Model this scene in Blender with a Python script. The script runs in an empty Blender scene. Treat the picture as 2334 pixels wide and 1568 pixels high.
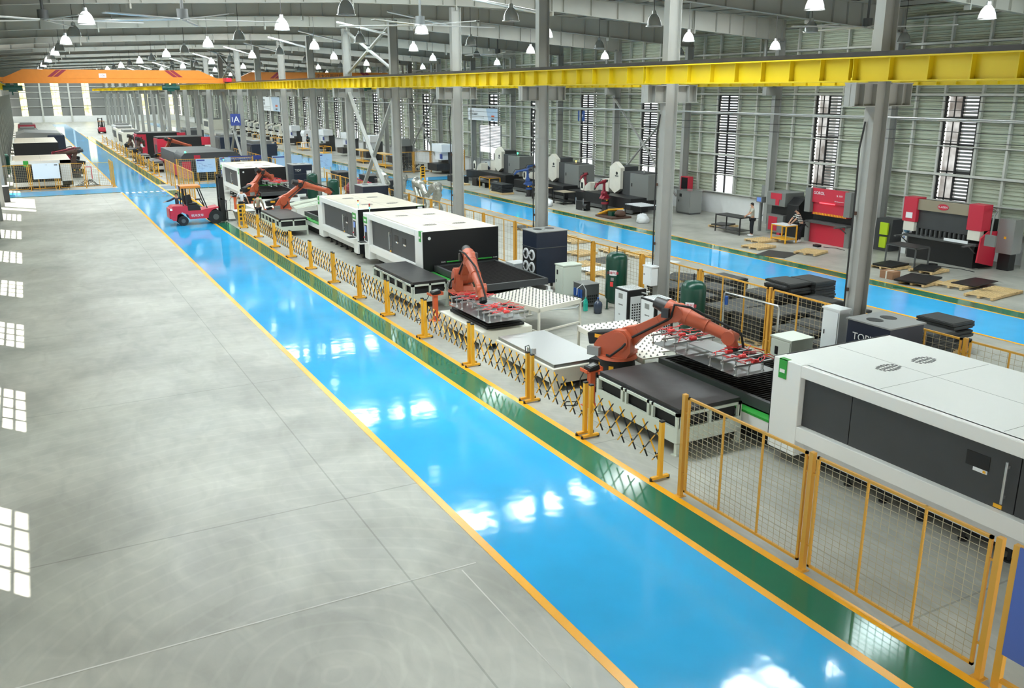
import bpy, math, random
from mathutils import Vector, Matrix
random.seed(7)
S = bpy.context.scene
COL = S.collection
PI = math.pi

# ---------------------------------------------------------------- camera
cam_d = bpy.data.cameras.new('camera'); cam = bpy.data.objects.new('camera', cam_d); COL.objects.link(cam)
cam_d.sensor_width = 36.0; cam_d.lens = 2012.65/2334*36.0; cam_d.clip_start = 0.2; cam_d.clip_end = 900
def _rot(yw, pt, rl):
    a = Matrix(((1,0,0),(0,0,-1),(0,1,0)))
    y = Matrix(((math.cos(yw),-math.sin(yw),0),(math.sin(yw),math.cos(yw),0),(0,0,1)))
    p = Matrix(((1,0,0),(0,math.cos(pt),-math.sin(pt)),(0,math.sin(pt),math.cos(pt))))
    r = Matrix(((math.cos(rl),-math.sin(rl),0),(math.sin(rl),math.cos(rl),0),(0,0,1)))
    return r @ p @ a @ y
RC = _rot(0.49251539, 0.27972407, -0.00300906)
RB = RC.transposed() @ Matrix(((1,0,0),(0,-1,0),(0,0,-1)))
cam.matrix_world = Matrix.Translation((0,0,7.2)) @ RB.to_4x4()
S.camera = cam
# ---------------------------------------------------------------- world, sun, exposure
w = bpy.data.worlds.new('sky'); S.world = w; w.use_nodes = True
bg = w.node_tree.nodes['Background']; bg.inputs[0].default_value = (1.0,0.985,0.93,1); bg.inputs[1].default_value = 1.25
sd = bpy.data.lights.new('sun','SUN'); sd.energy = 9.0; sd.angle = 0.009; sd.color = (1,0.96,0.88)
sun = bpy.data.objects.new('sun', sd); COL.objects.link(sun)
SUNDIR = Vector((0.235,-0.30,-1.0)).normalized()
sun.rotation_euler = SUNDIR.to_track_quat('-Z','Y').to_euler(); sun.location = (-20,20,40)
S.view_settings.view_transform = 'Standard'; S.view_settings.look = 'None'
S.view_settings.exposure = 1.2; S.view_settings.gamma = 1.0; S.view_settings.use_curve_mapping = False
S.cycles.max_bounces = 6; S.cycles.diffuse_bounces = 4; S.cycles.glossy_bounces = 3
S.cycles.transparent_max_bounces = 8; S.cycles.sample_clamp_indirect = 6; S.cycles.use_denoising = True
SKY_E, SKY_R = 14.0, 10.0      # skylight sheets, left and right slope (right one set dimmer to darken the rafters there)
LAMP_E = 2.2      # lit high-bay lamps
AISLE_E = 0

# ---------------------------------------------------------------- helpers
M = {}
def lin(c):
    return tuple((x/255/12.92 if x/255 <= .04045 else ((x/255+.055)/1.055)**2.4) for x in c)+(1,)
def mat(n, rgb, rough=.5, metal=0, noise=0, nscale=3, emit=0, alpha=1, coat=0, bump=0, bscale=8, spec=None, ndet=4, stretch=None, trans=0):
    m = bpy.data.materials.new(n); m.use_nodes = True; nt = m.node_tree; b = nt.nodes['Principled BSDF']
    c = lin(rgb); b.inputs['Base Color'].default_value = c; b.inputs['Roughness'].default_value = rough
    b.inputs['Metallic'].default_value = metal; b.inputs['Coat Weight'].default_value = coat
    b.inputs['Coat Roughness'].default_value = .05
    if spec is not None: b.inputs['Specular IOR Level'].default_value = spec
    if trans: b.inputs['Transmission Weight'].default_value = trans
    if emit: b.inputs['Emission Color'].default_value = c; b.inputs['Emission Strength'].default_value = emit
    if alpha < 1: b.inputs['Alpha'].default_value = alpha
    if noise or bump:
        tc = nt.nodes.new('ShaderNodeTexCoord'); mp = nt.nodes.new('ShaderNodeMapping'); nt.links.new(tc.outputs['Object'], mp.inputs[0])
        if stretch: mp.inputs['Scale'].default_value = stretch
    if noise:
        t = nt.nodes.new('ShaderNodeTexNoise'); t.inputs['Scale'].default_value = nscale; t.inputs['Detail'].default_value = ndet
        nt.links.new(mp.outputs[0], t.inputs['Vector'])
        r = nt.nodes.new('ShaderNodeValToRGB'); r.color_ramp.elements[0].position = .3; r.color_ramp.elements[1].position = .7
        r.color_ramp.elements[0].color = tuple(x*(1-noise) for x in c[:3])+(1,)
        r.color_ramp.elements[1].color = tuple(min(1,x*(1+noise*.6)) for x in c[:3])+(1,)
        nt.links.new(t.outputs[0], r.inputs[0]); nt.links.new(r.outputs[0], b.inputs['Base Color'])
    if bump:
        t2 = nt.nodes.new('ShaderNodeTexNoise'); t2.inputs['Scale'].default_value = bscale; nt.links.new(mp.outputs[0], t2.inputs['Vector'])
        bp = nt.nodes.new('ShaderNodeBump'); bp.inputs['Strength'].default_value = bump; bp.inputs['Distance'].default_value = .02
        nt.links.new(t2.outputs[0], bp.inputs['Height']); nt.links.new(bp.outputs[0], b.inputs['Normal'])
        if coat: nt.links.new(bp.outputs[0], b.inputs['Coat Normal'])
    M[n] = m; return m

class MB:
    def __init__(s): s.v=[]; s.f=[]; s.k=[]; s.sm=[]; s.mats=[]; s.cur=0
    def m(s, n):
        if n not in s.mats: s.mats.append(n)
        s.cur = s.mats.index(n); return s
    def _add(s, vs, fs, smooth=False):
        o = len(s.v); s.v += [tuple(p) for p in vs]
        for f in fs: s.f.append(tuple(i+o for i in f)); s.k.append(s.cur); s.sm.append(smooth)
        return s
    def box(s, x0,y0,z0,x1,y1,z1):
        vs=[(x,y,z) for z in (z0,z1) for y in (y0,y1) for x in (x0,x1)]
        return s._add(vs,[(0,2,3,1),(4,5,7,6),(0,1,5,4),(2,6,7,3),(0,4,6,2),(1,3,7,5)])
    def cbox(s, cx,cy,cz, sx,sy,sz): return s.box(cx-sx/2,cy-sy/2,cz-sz/2,cx+sx/2,cy+sy/2,cz+sz/2)
    def bar(s, p0, p1, w, h=None, up=(0,0,1)):
        h = h or w; p0=Vector(p0); p1=Vector(p1); d=(p1-p0).normalized(); u=Vector(up)
        if abs(d.dot(u))>.99: u=Vector((0,1,0))
        a=d.cross(u).normalized()*w/2; b=a.cross(d).normalized()*h/2
        vs=[p+q*a+r*b for p in (p0,p1) for q,r in ((-1,-1),(1,-1),(1,1),(-1,1))]
        return s._add(vs,[(0,3,2,1),(4,5,6,7),(0,1,5,4),(1,2,6,5),(2,3,7,6),(3,0,4,7)])
    def cyl(s, p0, p1, r0, r1=None, n=12, caps=True):
        r1 = r0 if r1 is None else r1
        p0=Vector(p0); p1=Vector(p1); d=(p1-p0).normalized(); u=Vector((0,0,1)) if abs(d.z)<.9 else Vector((1,0,0))
        a=d.cross(u).normalized(); b=a.cross(d)
        vs=[]
        for p,r in ((p0,r0),(p1,r1)):
            for i in range(n):
                t=2*PI*i/n; vs.append(p+a*math.cos(t)*r+b*math.sin(t)*r)
        s._add(vs,[(i,(i+1)%n,n+(i+1)%n,n+i) for i in range(n)],True)
        if caps: s._add(vs,[tuple(range(n))[::-1],tuple(range(n,2*n))])
        return s
    def tube(s, pts, r, n=8, closed=False):
        pts=[Vector(p) for p in pts]; rs = r if isinstance(r,(list,tuple)) else [r]*len(pts)
        vs=[]; ref=Vector((0,0,1)); N=len(pts)
        for i,p in enumerate(pts):
            d=(pts[min(i+1,N-1)]-pts[max(i-1,0)]).normalized()
            if abs(d.dot(ref))>.95: ref=Vector((1,0,0)) if abs(d.x)<.8 else Vector((0,1,0))
            a=d.cross(ref).normalized(); b=a.cross(d).normalized(); ref=b
            for j in range(n):
                t=2*PI*j/n; vs.append(p+a*math.cos(t)*rs[i]+b*math.sin(t)*rs[i])
        fs=[(i*n+j,i*n+(j+1)%n,(i+1)*n+(j+1)%n,(i+1)*n+j) for i in range(N-1) for j in range(n)]
        s._add(vs,fs,True); return s._add(vs,[tuple(range(n))[::-1],tuple(range((N-1)*n,N*n))])
    def lathe(s, prof, cx=0, cy=0, n=20, smooth=True):
        vs=[]
        for r,z in prof:
            for j in range(n): t=2*PI*j/n; vs.append((cx+math.cos(t)*r,cy+math.sin(t)*r,z))
        fs=[(i*n+j,i*n+(j+1)%n,(i+1)*n+(j+1)%n,(i+1)*n+j) for i in range(len(prof)-1) for j in range(n)]
        return s._add(vs,fs,smooth)
    def ball(s, c, rx, ry=None, rz=None, n=12, k=8):
        ry=ry or rx; rz=rz or rx; vs=[]
        for i in range(k+1):
            ph=PI*i/k
            for j in range(n): t=2*PI*j/n; vs.append((c[0]+math.sin(ph)*math.cos(t)*rx,c[1]+math.sin(ph)*math.sin(t)*ry,c[2]-math.cos(ph)*rz))
        return s._add(vs,[(i*n+j,i*n+(j+1)%n,(i+1)*n+(j+1)%n,(i+1)*n+j) for i in range(k) for j in range(n)],True)
    def prism(s, pts, ax, a, b):
        def P(u,v,t): return (t,u,v) if ax=='x' else (u,t,v) if ax=='y' else (u,v,t)
        n=len(pts); vs=[P(u,v,a) for u,v in pts]+[P(u,v,b) for u,v in pts]
        s._add(vs,[tuple(range(n)),tuple(range(n,2*n))[::-1]]); return s._add(vs,[(i,n+i,n+(i+1)%n,(i+1)%n) for i in range(n)])
    def quad(s, a,b,c,d): return s._add([a,b,c,d],[(0,1,2,3)])
    def build(s, name, mt=None, parent=None, loc=None, bevel=0, label=None, kind=None):
        me=bpy.data.meshes.new(name); me.from_pydata(s.v,[],s.f)
        for n in ([mt] if (mt and not s.mats) else s.mats or ['grey']): me.materials.append(M[n])
        me.polygons.foreach_set('material_index', s.k if s.mats else [0]*len(s.f))
        me.polygons.foreach_set('use_smooth', s.sm); me.update()
        import bmesh
        bm=bmesh.new(); bm.from_mesh(me); bmesh.ops.recalc_face_normals(bm, faces=bm.faces); bm.to_mesh(me); bm.free()
        o=bpy.data.objects.new(name, me); COL.objects.link(o)
        if parent is not None: o.parent=parent
        if loc: o.location=loc
        if bevel:
            b=o.modifiers.new('b','BEVEL'); b.width=bevel; b.segments=2; b.limit_method='ANGLE'
        if label: o['label']=label
        if kind: o['kind']=kind
        return o

def tag(o, label, cat, group=None, kind=None):
    o['label']=label; o['category']=cat
    if group: o['group']=group
    if kind: o['kind']=kind
    return o
def thing(name, label, cat, loc=(0,0,0), rz=0, group=None, kind=None):
    o=bpy.data.objects.new(name,None); COL.objects.link(o); o.location=loc; o.rotation_euler=(0,0,rz); o.empty_display_size=.1
    return tag(o,label,cat,group,kind)
KIDS={}
def copy_tree(o, parent=None):
    c=o.copy(); COL.objects.link(c)
    if parent is not None: c.parent=parent
    for ch in list(o.children): copy_tree(ch,c)
    return c
def dup(o, loc, rz=None, label=None, group=None):
    c=copy_tree(o); c.location=loc
    if rz is not None: c.rotation_euler=(0,0,rz)
    if label: c['label']=label
    if group: c['group']=group
    return c
def struct(mb, name, mt=None, label=None, bevel=0):
    o=mb.build(name,mt,bevel=bevel); o['kind']='structure'
    if label: o['label']=label
    return o
def text(body, size, mt, parent, loc, rot, name='lettering', align='CENTER', ext=.002, sx=1):
    cu=bpy.data.curves.new(name,'FONT'); cu.body=body; cu.size=size; cu.extrude=ext; cu.align_x=align; cu.align_y='CENTER'; cu.resolution_u=3
    t=bpy.data.objects.new(name,cu); COL.objects.link(t)
    me=bpy.data.meshes.new_from_object(t); bpy.data.objects.remove(t); bpy.data.curves.remove(cu); me.materials.clear(); me.materials.append(M[mt])
    o=bpy.data.objects.new(name,me); COL.objects.link(o)
    o.parent=parent; o.location=loc; o.rotation_euler=rot; o.scale=(sx,1,1); return o
RX=(PI/2,0,0)            # text facing -Y
RL=(PI/2,0,-PI/2)        # text facing -X

# ---------------------------------------------------------------- materials
mat('white',(236,237,234),.35); mat('cream',(222,219,206),.45,noise=.04); mat('black',(22,23,25),.45)
mat('charcoal',(66,68,70),.5,noise=.06,nscale=2); mat('grey',(140,142,140),.5); mat('dgrey',(84,86,86),.5)
mat('steel',(150,152,152),.3,.85,noise=.12,nscale=1.5); mat('dsteel',(66,65,66),.42,.5,noise=.22,nscale=2.5)
mat('alu',(205,207,207),.3,.8); mat('orange',(216,98,56),.38,noise=.05); mat('kuka',(186,90,60),.42,noise=.06)
mat('yellow',(240,178,42),.4); mat('gird',(214,188,22),.45,noise=.05,nscale=1); mat('fence',(214,158,58),.45)
mat('col',(158,159,155),.55,noise=.07,nscale=1.2); mat('beam',(168,168,160),.6,noise=.06,nscale=1)
mat('rubber',(26,27,28),.7); mat('tank',(16,66,52),.3); mat('navy',(26,36,54),.4,noise=.05); mat('lgreen',(206,214,202),.45)
mat('green',(52,160,62),.4); mat('red',(196,44,66),.4); mat('dred',(140,38,54),.45); mat('blue',(40,84,160),.4); mat('signblue',(54,70,140),.5)
mat('wood',(206,178,130),.75,noise=.18,nscale=6,stretch=(1,8,1)); mat('card',(150,112,84),.8); mat('brown',(84,60,48),.7,noise=.3)
mat('skin',(196,150,124),.6); mat('hair',(24,21,20),.7); mat('shirtw',(214,218,224),.8); mat('shirtb',(150,140,120),.8); mat('shirtg',(176,176,164),.8)
mat('dark',(24,26,34),.8); mat('uniform',(52,62,80),.8); mat('pink',(232,70,70),.4); mat('teal',(50,180,160),.35); mat('lwall',(222,224,224),.7,noise=.03)
mat('jug',(70,80,100),.1,trans=.3); mat('water',(120,170,205),.15,trans=.3); mat('board',(186,206,226),.5); mat('boardw',(232,236,240),.35); mat('lime',(190,220,40),.5)
mat('foil',(176,176,168),.28,.7,noise=.25,nscale=7,bump=.9,bscale=9); mat('galv',(200,202,196),.45,.25,noise=.08)
mat('craneo',(214,128,42),.45,noise=.05); mat('dgreen',(14,70,60),.45); mat('screen',(70,96,150),.3,emit=.6); mat('ledg',(40,255,140),.3,emit=6); mat('leda',(255,190,60),.3,emit=5)
mat('ledr',(150,20,20),.4); mat('redglow',(255,60,70),.3,emit=2); mat('slat',(38,34,34),.6,noise=.3,nscale=20); mat('bluerobot',(44,78,140),.4)
mat('plastic',(220,224,226),.3); mat('stripe',(206,206,200),.8); mat('creamtop',(216,205,188),.45,noise=.03)

def floor_mat():
    m=bpy.data.materials.new('concrete'); m.use_nodes=True; nt=m.node_tree; N=nt.nodes; L=nt.links; b=N['Principled BSDF']
    tc=N.new('ShaderNodeTexCoord')
    def noise(sc,det,st=(1,1,1),dist=0):
        mp=N.new('ShaderNodeMapping'); mp.inputs['Scale'].default_value=st; L.new(tc.outputs['Object'],mp.inputs[0])
        t=N.new('ShaderNodeTexNoise'); t.inputs['Scale'].default_value=sc; t.inputs['Detail'].default_value=det; t.inputs['Distortion'].default_value=dist
        L.new(mp.outputs[0],t.inputs[0]); return t
    def ramp(src,a,b_,c0,c1):
        r=N.new('ShaderNodeValToRGB'); e=r.color_ramp.elements; e[0].position=a; e[1].position=b_; e[0].color=c0; e[1].color=c1; L.new(src,r.inputs[0]); return r
    def mix(f,a,b_,bt='MIX'):
        x=N.new('ShaderNodeMix'); x.data_type='RGBA'; x.blend_type=bt
        if isinstance(f,float): x.inputs[0].default_value=f
        else: L.new(f,x.inputs[0])
        for i,q in ((6,a),(7,b_)):
            if isinstance(q,tuple): x.inputs[i].default_value=q
            else: L.new(q,x.inputs[i])
        return x.outputs[2]
    base=ramp(noise(.35,6,(1,1,1),.6).outputs[0],.32,.7,lin((150,150,142)),lin((184,184,175)))
    fine=ramp(noise(2.2,8,(1,.45,1),1.2).outputs[0],.3,.75,(.86,.86,.86,1),(1.08,1.08,1.07,1))
    c=mix(1.0,base.outputs[0],fine.outputs[0],'MULTIPLY')
    # arcs left by the trowelling machine
    mp=N.new('ShaderNodeMapping'); L.new(tc.outputs['Object'],mp.inputs[0]); mp.inputs['Location'].default_value=(-2.6,-9.6,0)
    wv=N.new('ShaderNodeTexWave'); wv.wave_type='RINGS'; wv.rings_direction='Z'; wv.inputs['Scale'].default_value=.9; wv.inputs['Distortion'].default_value=3; wv.inputs['Detail'].default_value=3
    L.new(mp.outputs[0],wv.inputs[0]); wr=ramp(wv.outputs[0],.86,1,(1,1,1,1),(1.12,1.12,1.12,1)); c=mix(.55,c,mix(1.0,c,wr.outputs[0],'MULTIPLY'))
    sp=N.new('ShaderNodeSeparateXYZ'); L.new(tc.outputs['Object'],sp.inputs[0])
    def line(out,off,per,wd):
        a=N.new('ShaderNodeMath'); a.operation='ADD'; a.inputs[1].default_value=off+1000*per; L.new(out,a.inputs[0])
        q=N.new('ShaderNodeMath'); q.operation='MODULO'; q.inputs[1].default_value=per; L.new(a.outputs[0],q.inputs[0])
        z=N.new('ShaderNodeMath'); z.operation='LESS_THAN'; z.inputs[1].default_value=wd; L.new(q.outputs[0],z.inputs[0]); return z.outputs[0]
    for out,off,per,wd in ((sp.outputs[1],-14.48,7.55,.035),(sp.outputs[0],-4.28,6.2,.03)):
        c=mix(line(out,off,per,wd),c,mix(1.0,c,(.72,.72,.7,1),'MULTIPLY'))
    L.new(c,b.inputs['Base Color'])
    rr=ramp(noise(1.1,4).outputs[0],.3,.7,(.3,.3,.3,1),(.46,.46,.46,1)); L.new(rr.outputs[0],b.inputs['Roughness'])
    M['concrete']=m
floor_mat()
def epoxy(n,rgb,rough=.07,amp=.10):
    m=bpy.data.materials.new(n); m.use_nodes=True; nt=m.node_tree; N=nt.nodes; L=nt.links; b=N['Principled BSDF']; c=lin(rgb)
    tc=N.new('ShaderNodeTexCoord'); t=N.new('ShaderNodeTexNoise'); t.inputs['Scale'].default_value=.7; t.inputs['Detail'].default_value=5; L.new(tc.outputs['Object'],t.inputs[0])
    r=N.new('ShaderNodeValToRGB'); r.color_ramp.elements[0].position=.3; r.color_ramp.elements[1].position=.75
    r.color_ramp.elements[0].color=tuple(x*.92 for x in c[:3])+(1,); r.color_ramp.elements[1].color=tuple(min(1,x*1.06) for x in c[:3])+(1,)
    L.new(t.outputs[0],r.inputs[0]); L.new(r.outputs[0],b.inputs['Base Color']); b.inputs['Roughness'].default_value=rough
    b.inputs['Specular IOR Level'].default_value=.5
    t2=N.new('ShaderNodeTexNoise'); t2.inputs['Scale'].default_value=2.6; t2.inputs['Detail'].default_value=1; L.new(tc.outputs['Object'],t2.inputs[0])
    bp=N.new('ShaderNodeBump'); bp.inputs['Strength'].default_value=amp; bp.inputs['Distance'].default_value=.02; L.new(t2.outputs[0],bp.inputs['Height']); L.new(bp.outputs[0],b.inputs['Normal'])
    M[n]=m
epoxy('epfar',(58,172,232),.16,.0); epoxy('epblue',(58,178,238)); epoxy('epgreen',(34,112,84),.11,.0); epoxy('lineyel',(252,178,30),.25,.05); epoxy('paleblue',(150,190,215),.15,.05)
def glow(n,c0,c1,e,sc=1.5):
    m=bpy.data.materials.new(n); m.use_nodes=True; nt=m.node_tree; N=nt.nodes; L=nt.links; b=N['Principled BSDF']
    tc=N.new('ShaderNodeTexCoord'); t=N.new('ShaderNodeTexNoise'); t.inputs['Scale'].default_value=sc; t.inputs['Detail'].default_value=3; L.new(tc.outputs['Object'],t.inputs[0])
    r=N.new('ShaderNodeValToRGB'); r.color_ramp.elements[0].position=.38; r.color_ramp.elements[1].position=.62; r.color_ramp.elements[0].color=lin(c0); r.color_ramp.elements[1].color=lin(c1)
    L.new(t.outputs[0],r.inputs[0]); L.new(r.outputs[0],b.inputs['Emission Color']); b.inputs['Emission Strength'].default_value=e; b.inputs['Base Color'].default_value=(.1,.1,.1,1)
    M[n]=m
glow('daypane',(225,232,236),(250,252,255),0.62); glow('yellowpane',(236,226,120),(250,248,214),1.15,.8); glow('skylight',(214,238,240),(255,255,255),SKY_E,.5); glow('skylight_right',(214,238,240),(255,255,255),SKY_R,.5)
glow('lampglow',(255,255,250),(255,255,255),LAMP_E); glow('lampdome',(226,230,230),(255,255,255),.36,9); glow('outpane',(120,112,104),(214,214,210),.5,1.3)
M['lampdome'].node_tree.nodes['Principled BSDF'].inputs['Base Color'].default_value=(.75,.76,.76,1); M['lampdome'].node_tree.nodes['Principled BSDF'].inputs['Roughness'].default_value=.2
mat('signlight',(84,104,172),.5)
mat('lampoff',(150,152,150),.25,.3); mat('roof',(172,174,168),.5,.1); mat('siding',(188,196,178),.5,noise=.05); mat('cap',(120,122,120),.5)
# ================================================================ THE SETTING
GY = [14.22+7.5*k for k in range(-2,31)]
YE = 250.0
f=MB(); f.box(-2.6,-3,-.25,36.6,YE+.4,0); struct(f,'floor','concrete','troweled grey concrete factory floor')
def strip(n,mt,label,*bx):
    s=MB()
    for x0,y0,x1,y1,z in bx:
        n_=max(1,int((y1-y0)/20))
        for i_ in range(n_): s.quad((x0,y0+(y1-y0)*i_/n_,z),(x1,y0+(y1-y0)*i_/n_,z),(x1,y0+(y1-y0)*(i_+1)/n_,z),(x0,y0+(y1-y0)*(i_+1)/n_,z))
    return struct(s,n,mt,label)
strip('trim_1','epblue','glossy blue painted walkway running the length of the near bay',(5.85,-3,8.72,232,.004))
strip('trim_2','epgreen','green painted strip beside the blue walkway of the near bay',(8.87,-3,9.55,71.6,.004),(8.87,76.6,9.55,165,.004),)
strip('trim_3','lineyel','yellow lines edging the near walkway',(5.70,-3,5.85,71.7,.005),(5.70,76.6,5.85,180,.005),(8.72,-3,8.87,180,.005),(9.55,-3,9.70,48,.005),(9.55,53.6,9.7,71.6,.005),(9.55,76.6,9.7,165,.005))
strip('trim_4','epfar','blue painted cross aisle',(-2.3,72.2,5.85,75.6,.0035),(10.6,72.6,24.8,75.4,.0035),(28.68,69.0,36,71.6,.0035))
strip('trim_5','epblue','blue painted walkway of the far bay',(24.95,-3,27.75,232,.004))
strip('trim_6','epgreen','green painted strip beside the far walkway and the cross aisle',(27.85,-3,28.55,68.4,.004),(27.85,72.2,28.55,200,.004),(-2.3,71.75,5.7,72.15,.004),(9.7,71.9,24.8,72.5,.004),(28.68,68.4,36,68.9,.004))
strip('trim_7','lineyel','yellow lines edging the far walkway',(24.82,-3,24.95,68,.005),(24.82,73,24.95,200,.005),(27.75,-3,27.85,68.4,.005),(28.55,-3,28.68,68.4,.005),(28.55,72.2,28.68,200,.005),(27.75,72.2,27.85,200,.005))
strip('trim_8','paleblue','pale patch of walkway at the crossing',(8.9,72.4,10.6,75.4,.0042),(27.8,69.2,28.68,71.5,.0042))
strip('trim_9','white','white crossing dashes on the walkway',*[(6.0+i*.42,71.0,6.22+i*.42,71.7,.006) for i in range(7)])

def zt(x):  # underside of the roof sheet
    return 11.78-abs(x-17)*.042
def zb(x):  # underside of the rafters
    P=[(-2.4,9.9),(1.4,10.16),(12,10.62),(17,10.68),(22,10.62),(31,10.0),(36.6,9.62)]
    for (a,c),(b,d) in zip(P,P[1:]):
        if x<=b: return c+(d-c)*(x-a)/(b-a)
    return P[-1][1]
# roof sheet, ribbed down the slope
r=MB(); n=int((YE+4)/.5)
prof=[]
for i in range(n): y=-3+i*.5; prof += [(y,0),(y+.34,0),(y+.38,.05),(y+.46,.05)]
for xa,xb in ((-2.6,17),(17,36.8)):
    vs=[];fs=[]
    for i,(y,d) in enumerate(prof): vs += [(xa,y,zt(xa)+d),(xb,y,zt(xb)+d)]
    fs=[(2*i,2*i+1,2*i+3,2*i+2) for i in range(len(prof)-1)]; r._add(vs,fs)
struct(r,'ceiling','roof','ribbed metal roof of the hall')
# skylight sheets, one every second bay; left-slope half added to brighten the floor
for i,y in enumerate([18+15.0*k for k in range(16)]):
    s=MB()
    for xa,xb in ((2.6,16.6),(17.4,33.2)):
        s.m('skylight' if xa<17 else 'skylight_right')
        for yy in (y-.75,):
            s._add([(xa,yy,zt(xa)-.015),(xb,yy,zt(xb)-.015),(xb,yy+1.5,zt(xb)-.015),(xa,yy+1.5,zt(xa)-.015)],[(0,1,2,3)])
    struct(s,'window_%d'%(60+i),None,'bright translucent skylight strip across the roof, left half added for light')
p=MB()
for i in range(26):
    x=-2+i*1.5
    z=zt(x); p.box(x-.03,-3,z-.24,x+.03,YE,z-.02); p.box(x-.03,-3,z-.24,x+.06,YE,z-.22)
struct(p,'trim_10','beam','galvanised roof purlins')
# rafters: tapered I-beams, one per column line
def rafter():
    o=MB(); xs=[-2.2,1.4,5,8.5,12,17,22,26.5,31,34,36.2]
    for a,b in zip(xs,xs[1:]):
        for z0a,z0b,z1a,z1b,wd in ((zb(a),zb(b),zb(a)+.02,zb(b)+.02,.14),(zt(a)-.27,zt(b)-.27,zt(a)-.25,zt(b)-.25,.14),(zb(a),zb(b),zt(a)-.25,zt(b)-.25,.006)):
            vs=[(x,y,z) for x,zl,zh in ((a,z0a,z1a),(b,z0b,z1b)) for y in (-wd,wd) for z in (zl,zh)]
            o._add(vs,[(0,1,3,2),(4,6,7,5),(0,4,5,1),(2,3,7,6),(0,2,6,4),(1,5,7,3)])
    x=-1.6
    while x<36:
        if x not in (17,): o.box(x-.008,-.12,zb(x),x+.008,.12,zt(x)-.26)
        x+=1.5 if x<31 else .9
    for x in (4,12.4,17,21.8,30): o.box(x-.03,-.13,zb(x)-.18,x+.03,.13,zt(x)-.26)
    return o
for k,y in enumerate(GY):
    if k==0: rf=rafter().build('roof_rafter','beam',loc=(0,y,0))
    else: rf=rf.copy(); COL.objects.link(rf); rf.location=(0,y,0)
    tag(rf,'grey steel roof rafter spanning the hall above a line of columns','roof beam','roof rafters')
# tie struts from rafter to column heads and flying braces
# ---- right wall
def ribs(y0,y1,z0,z1,x=36.42,d=.075,p=.18):
    m=MB(); n=max(1,round((z1-z0)/p)); h=(z1-z0)/n; vs=[];pr=[]
    for i in range(n): z=z0+i*h; pr+=[(z,0),(z+h*.45,0),(z+h*.6,d),(z+h*.85,d)]
    pr.append((z1,0))
    for z,q in pr: vs+=[(x+q,y0,z),(x+q,y1,z)]
    m._add(vs,[(2*i,2*i+1,2*i+3,2*i+2) for i in range(len(pr)-1)]); return m
wr=MB(); nb=33
for k in range(-3,30):
    c=25.88+7.5*k
    if c>YE: break
    a,b=c-.83,c+.83
    for y0,y1,z0,z1 in ((max(-3,c-3.75),a,1.22,7.05),(b,min(YE,c+3.75),1.22,7.05),(max(-3,c-3.75),min(YE,c+3.75),7.05,10.9)):
        if y1>y0:
            q=ribs(y0,y1,z0,z1,p=.18 if c<90 else .36); wr._add(q.v,q.f)
o=struct(wr,'wall_right','siding','ribbed metal siding of the right-hand wall')
sk=MB()
for y0,y1 in ((-3,YE),): sk.box(36.36,y0,0,36.56,y1,1.22)
struct(sk,'baseboard_right','lwall','low white plinth wall under the siding')
g=MB()
for z,h in ((1.28,.08),(2.35,.07),(3.5,.13),(4.75,.07),(5.85,.09),(6.95,.13),(8.05,.07),(9.15,.12),(10.3,.1)):
    g.box(36.16,-3,z-h/2,36.36,YE,z-h/2+.02); g.box(36.16,-3,z-h/2,36.18,YE,z+h/2)
for k in range(-3,30):
    c=25.88+7.5*k
    for dy in (-2.37,-.92,.9,2.35):
        y=c+dy
        if -3<y<YE: g.box(36.2,y-.05,1.2,36.36,y+.05,10.4)
struct(g,'trim_11','galv','galvanised wall girts and posts')
wi=1
for k in range(-3,30):
    c=25.88+7.5*k; far=c>95
    s=MB()
    if k in (0,1):
        sp_=c-.03 if k==0 else c-.35
        s.m('daypane').box(36.50,c-.8,1.25,36.52,sp_,7.02); s.m('outpane').box(36.50,sp_,1.25,36.52,c+.8,7.02)
    else: s.m('daypane').box(36.50,c-.8,1.25,36.52,c+.8,7.02)
    s.m('black')
    for y in (c-.83,c-.035,c+.77): s.box(36.28,y,1.22,36.36,y+.07,7.05)
    for z in (1.22,2.4,3.6,4.8,5.95,6.98): s.box(36.3,c-.82,z,36.36,c+.82,z+.07)
    if c<160:
        st_=.155 if c<60 else .31
        s.m('dgrey' if k not in (0,1) else 'cap')
        z=2.5 if k>0 else 1.5
        side=(c-.76,c+.76) if k not in (0,1) else (c-.76,c-.03)
        while z<6.9: s.box(36.36,side[0],z,36.43,side[1],z+st_*.58); z+=st_
        if k in (0,1): s.m('black').box(36.3,c+.36,1.25,36.34,c+.4,7)
    struct(s,'window_%d'%wi,None,'tall narrow window with horizontal louvres in the right-hand wall' ); wi+=1
# ---- far wall
fw=MB()
segs=[-2.4,0.1,1.5,7.0,8.8,13.9,15.5,27.2,28.9,33.4,34.9,36.6]
for i,(a,b) in enumerate(zip(segs,segs[1:])):
    if i%2==0: fw.box(a,YE,1.5,b,YE+.2,9.3)
fw.box(-2.4,YE,9.3,36.6,YE+.2,11.9); struct(fw,'wall_far','cap','grey siding of the far end wall')
pl=MB(); pl.box(-2.4,YE-.1,0,36.6,YE+.15,1.5); struct(pl,'baseboard_far','lwall')
for a,b in ((.1,1.5),(7.0,8.8),(13.9,15.5),(27.2,28.9),(33.4,34.9)):
    s=MB(); s.m('yellowpane').box(a,YE+.1,1.5,b,YE+.14,9.3); s.m('cap')
    for z in (3.8,3.0,5.6,7.4): s.box(a,YE-.02,z,b,YE+.1,z+.12)
    s.box((a+b)/2-.03,YE+.02,1.5,(a+b)/2+.03,YE+.1,9.3); struct(s,'window_%d'%wi,None,'tall sunlit window in the far end wall'); wi+=1
fg=MB()
for z in (3.6,5.6,7.0,8.3): fg.box(-2.4,YE-.2,z,36.6,YE-.02,z+.14)
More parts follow.
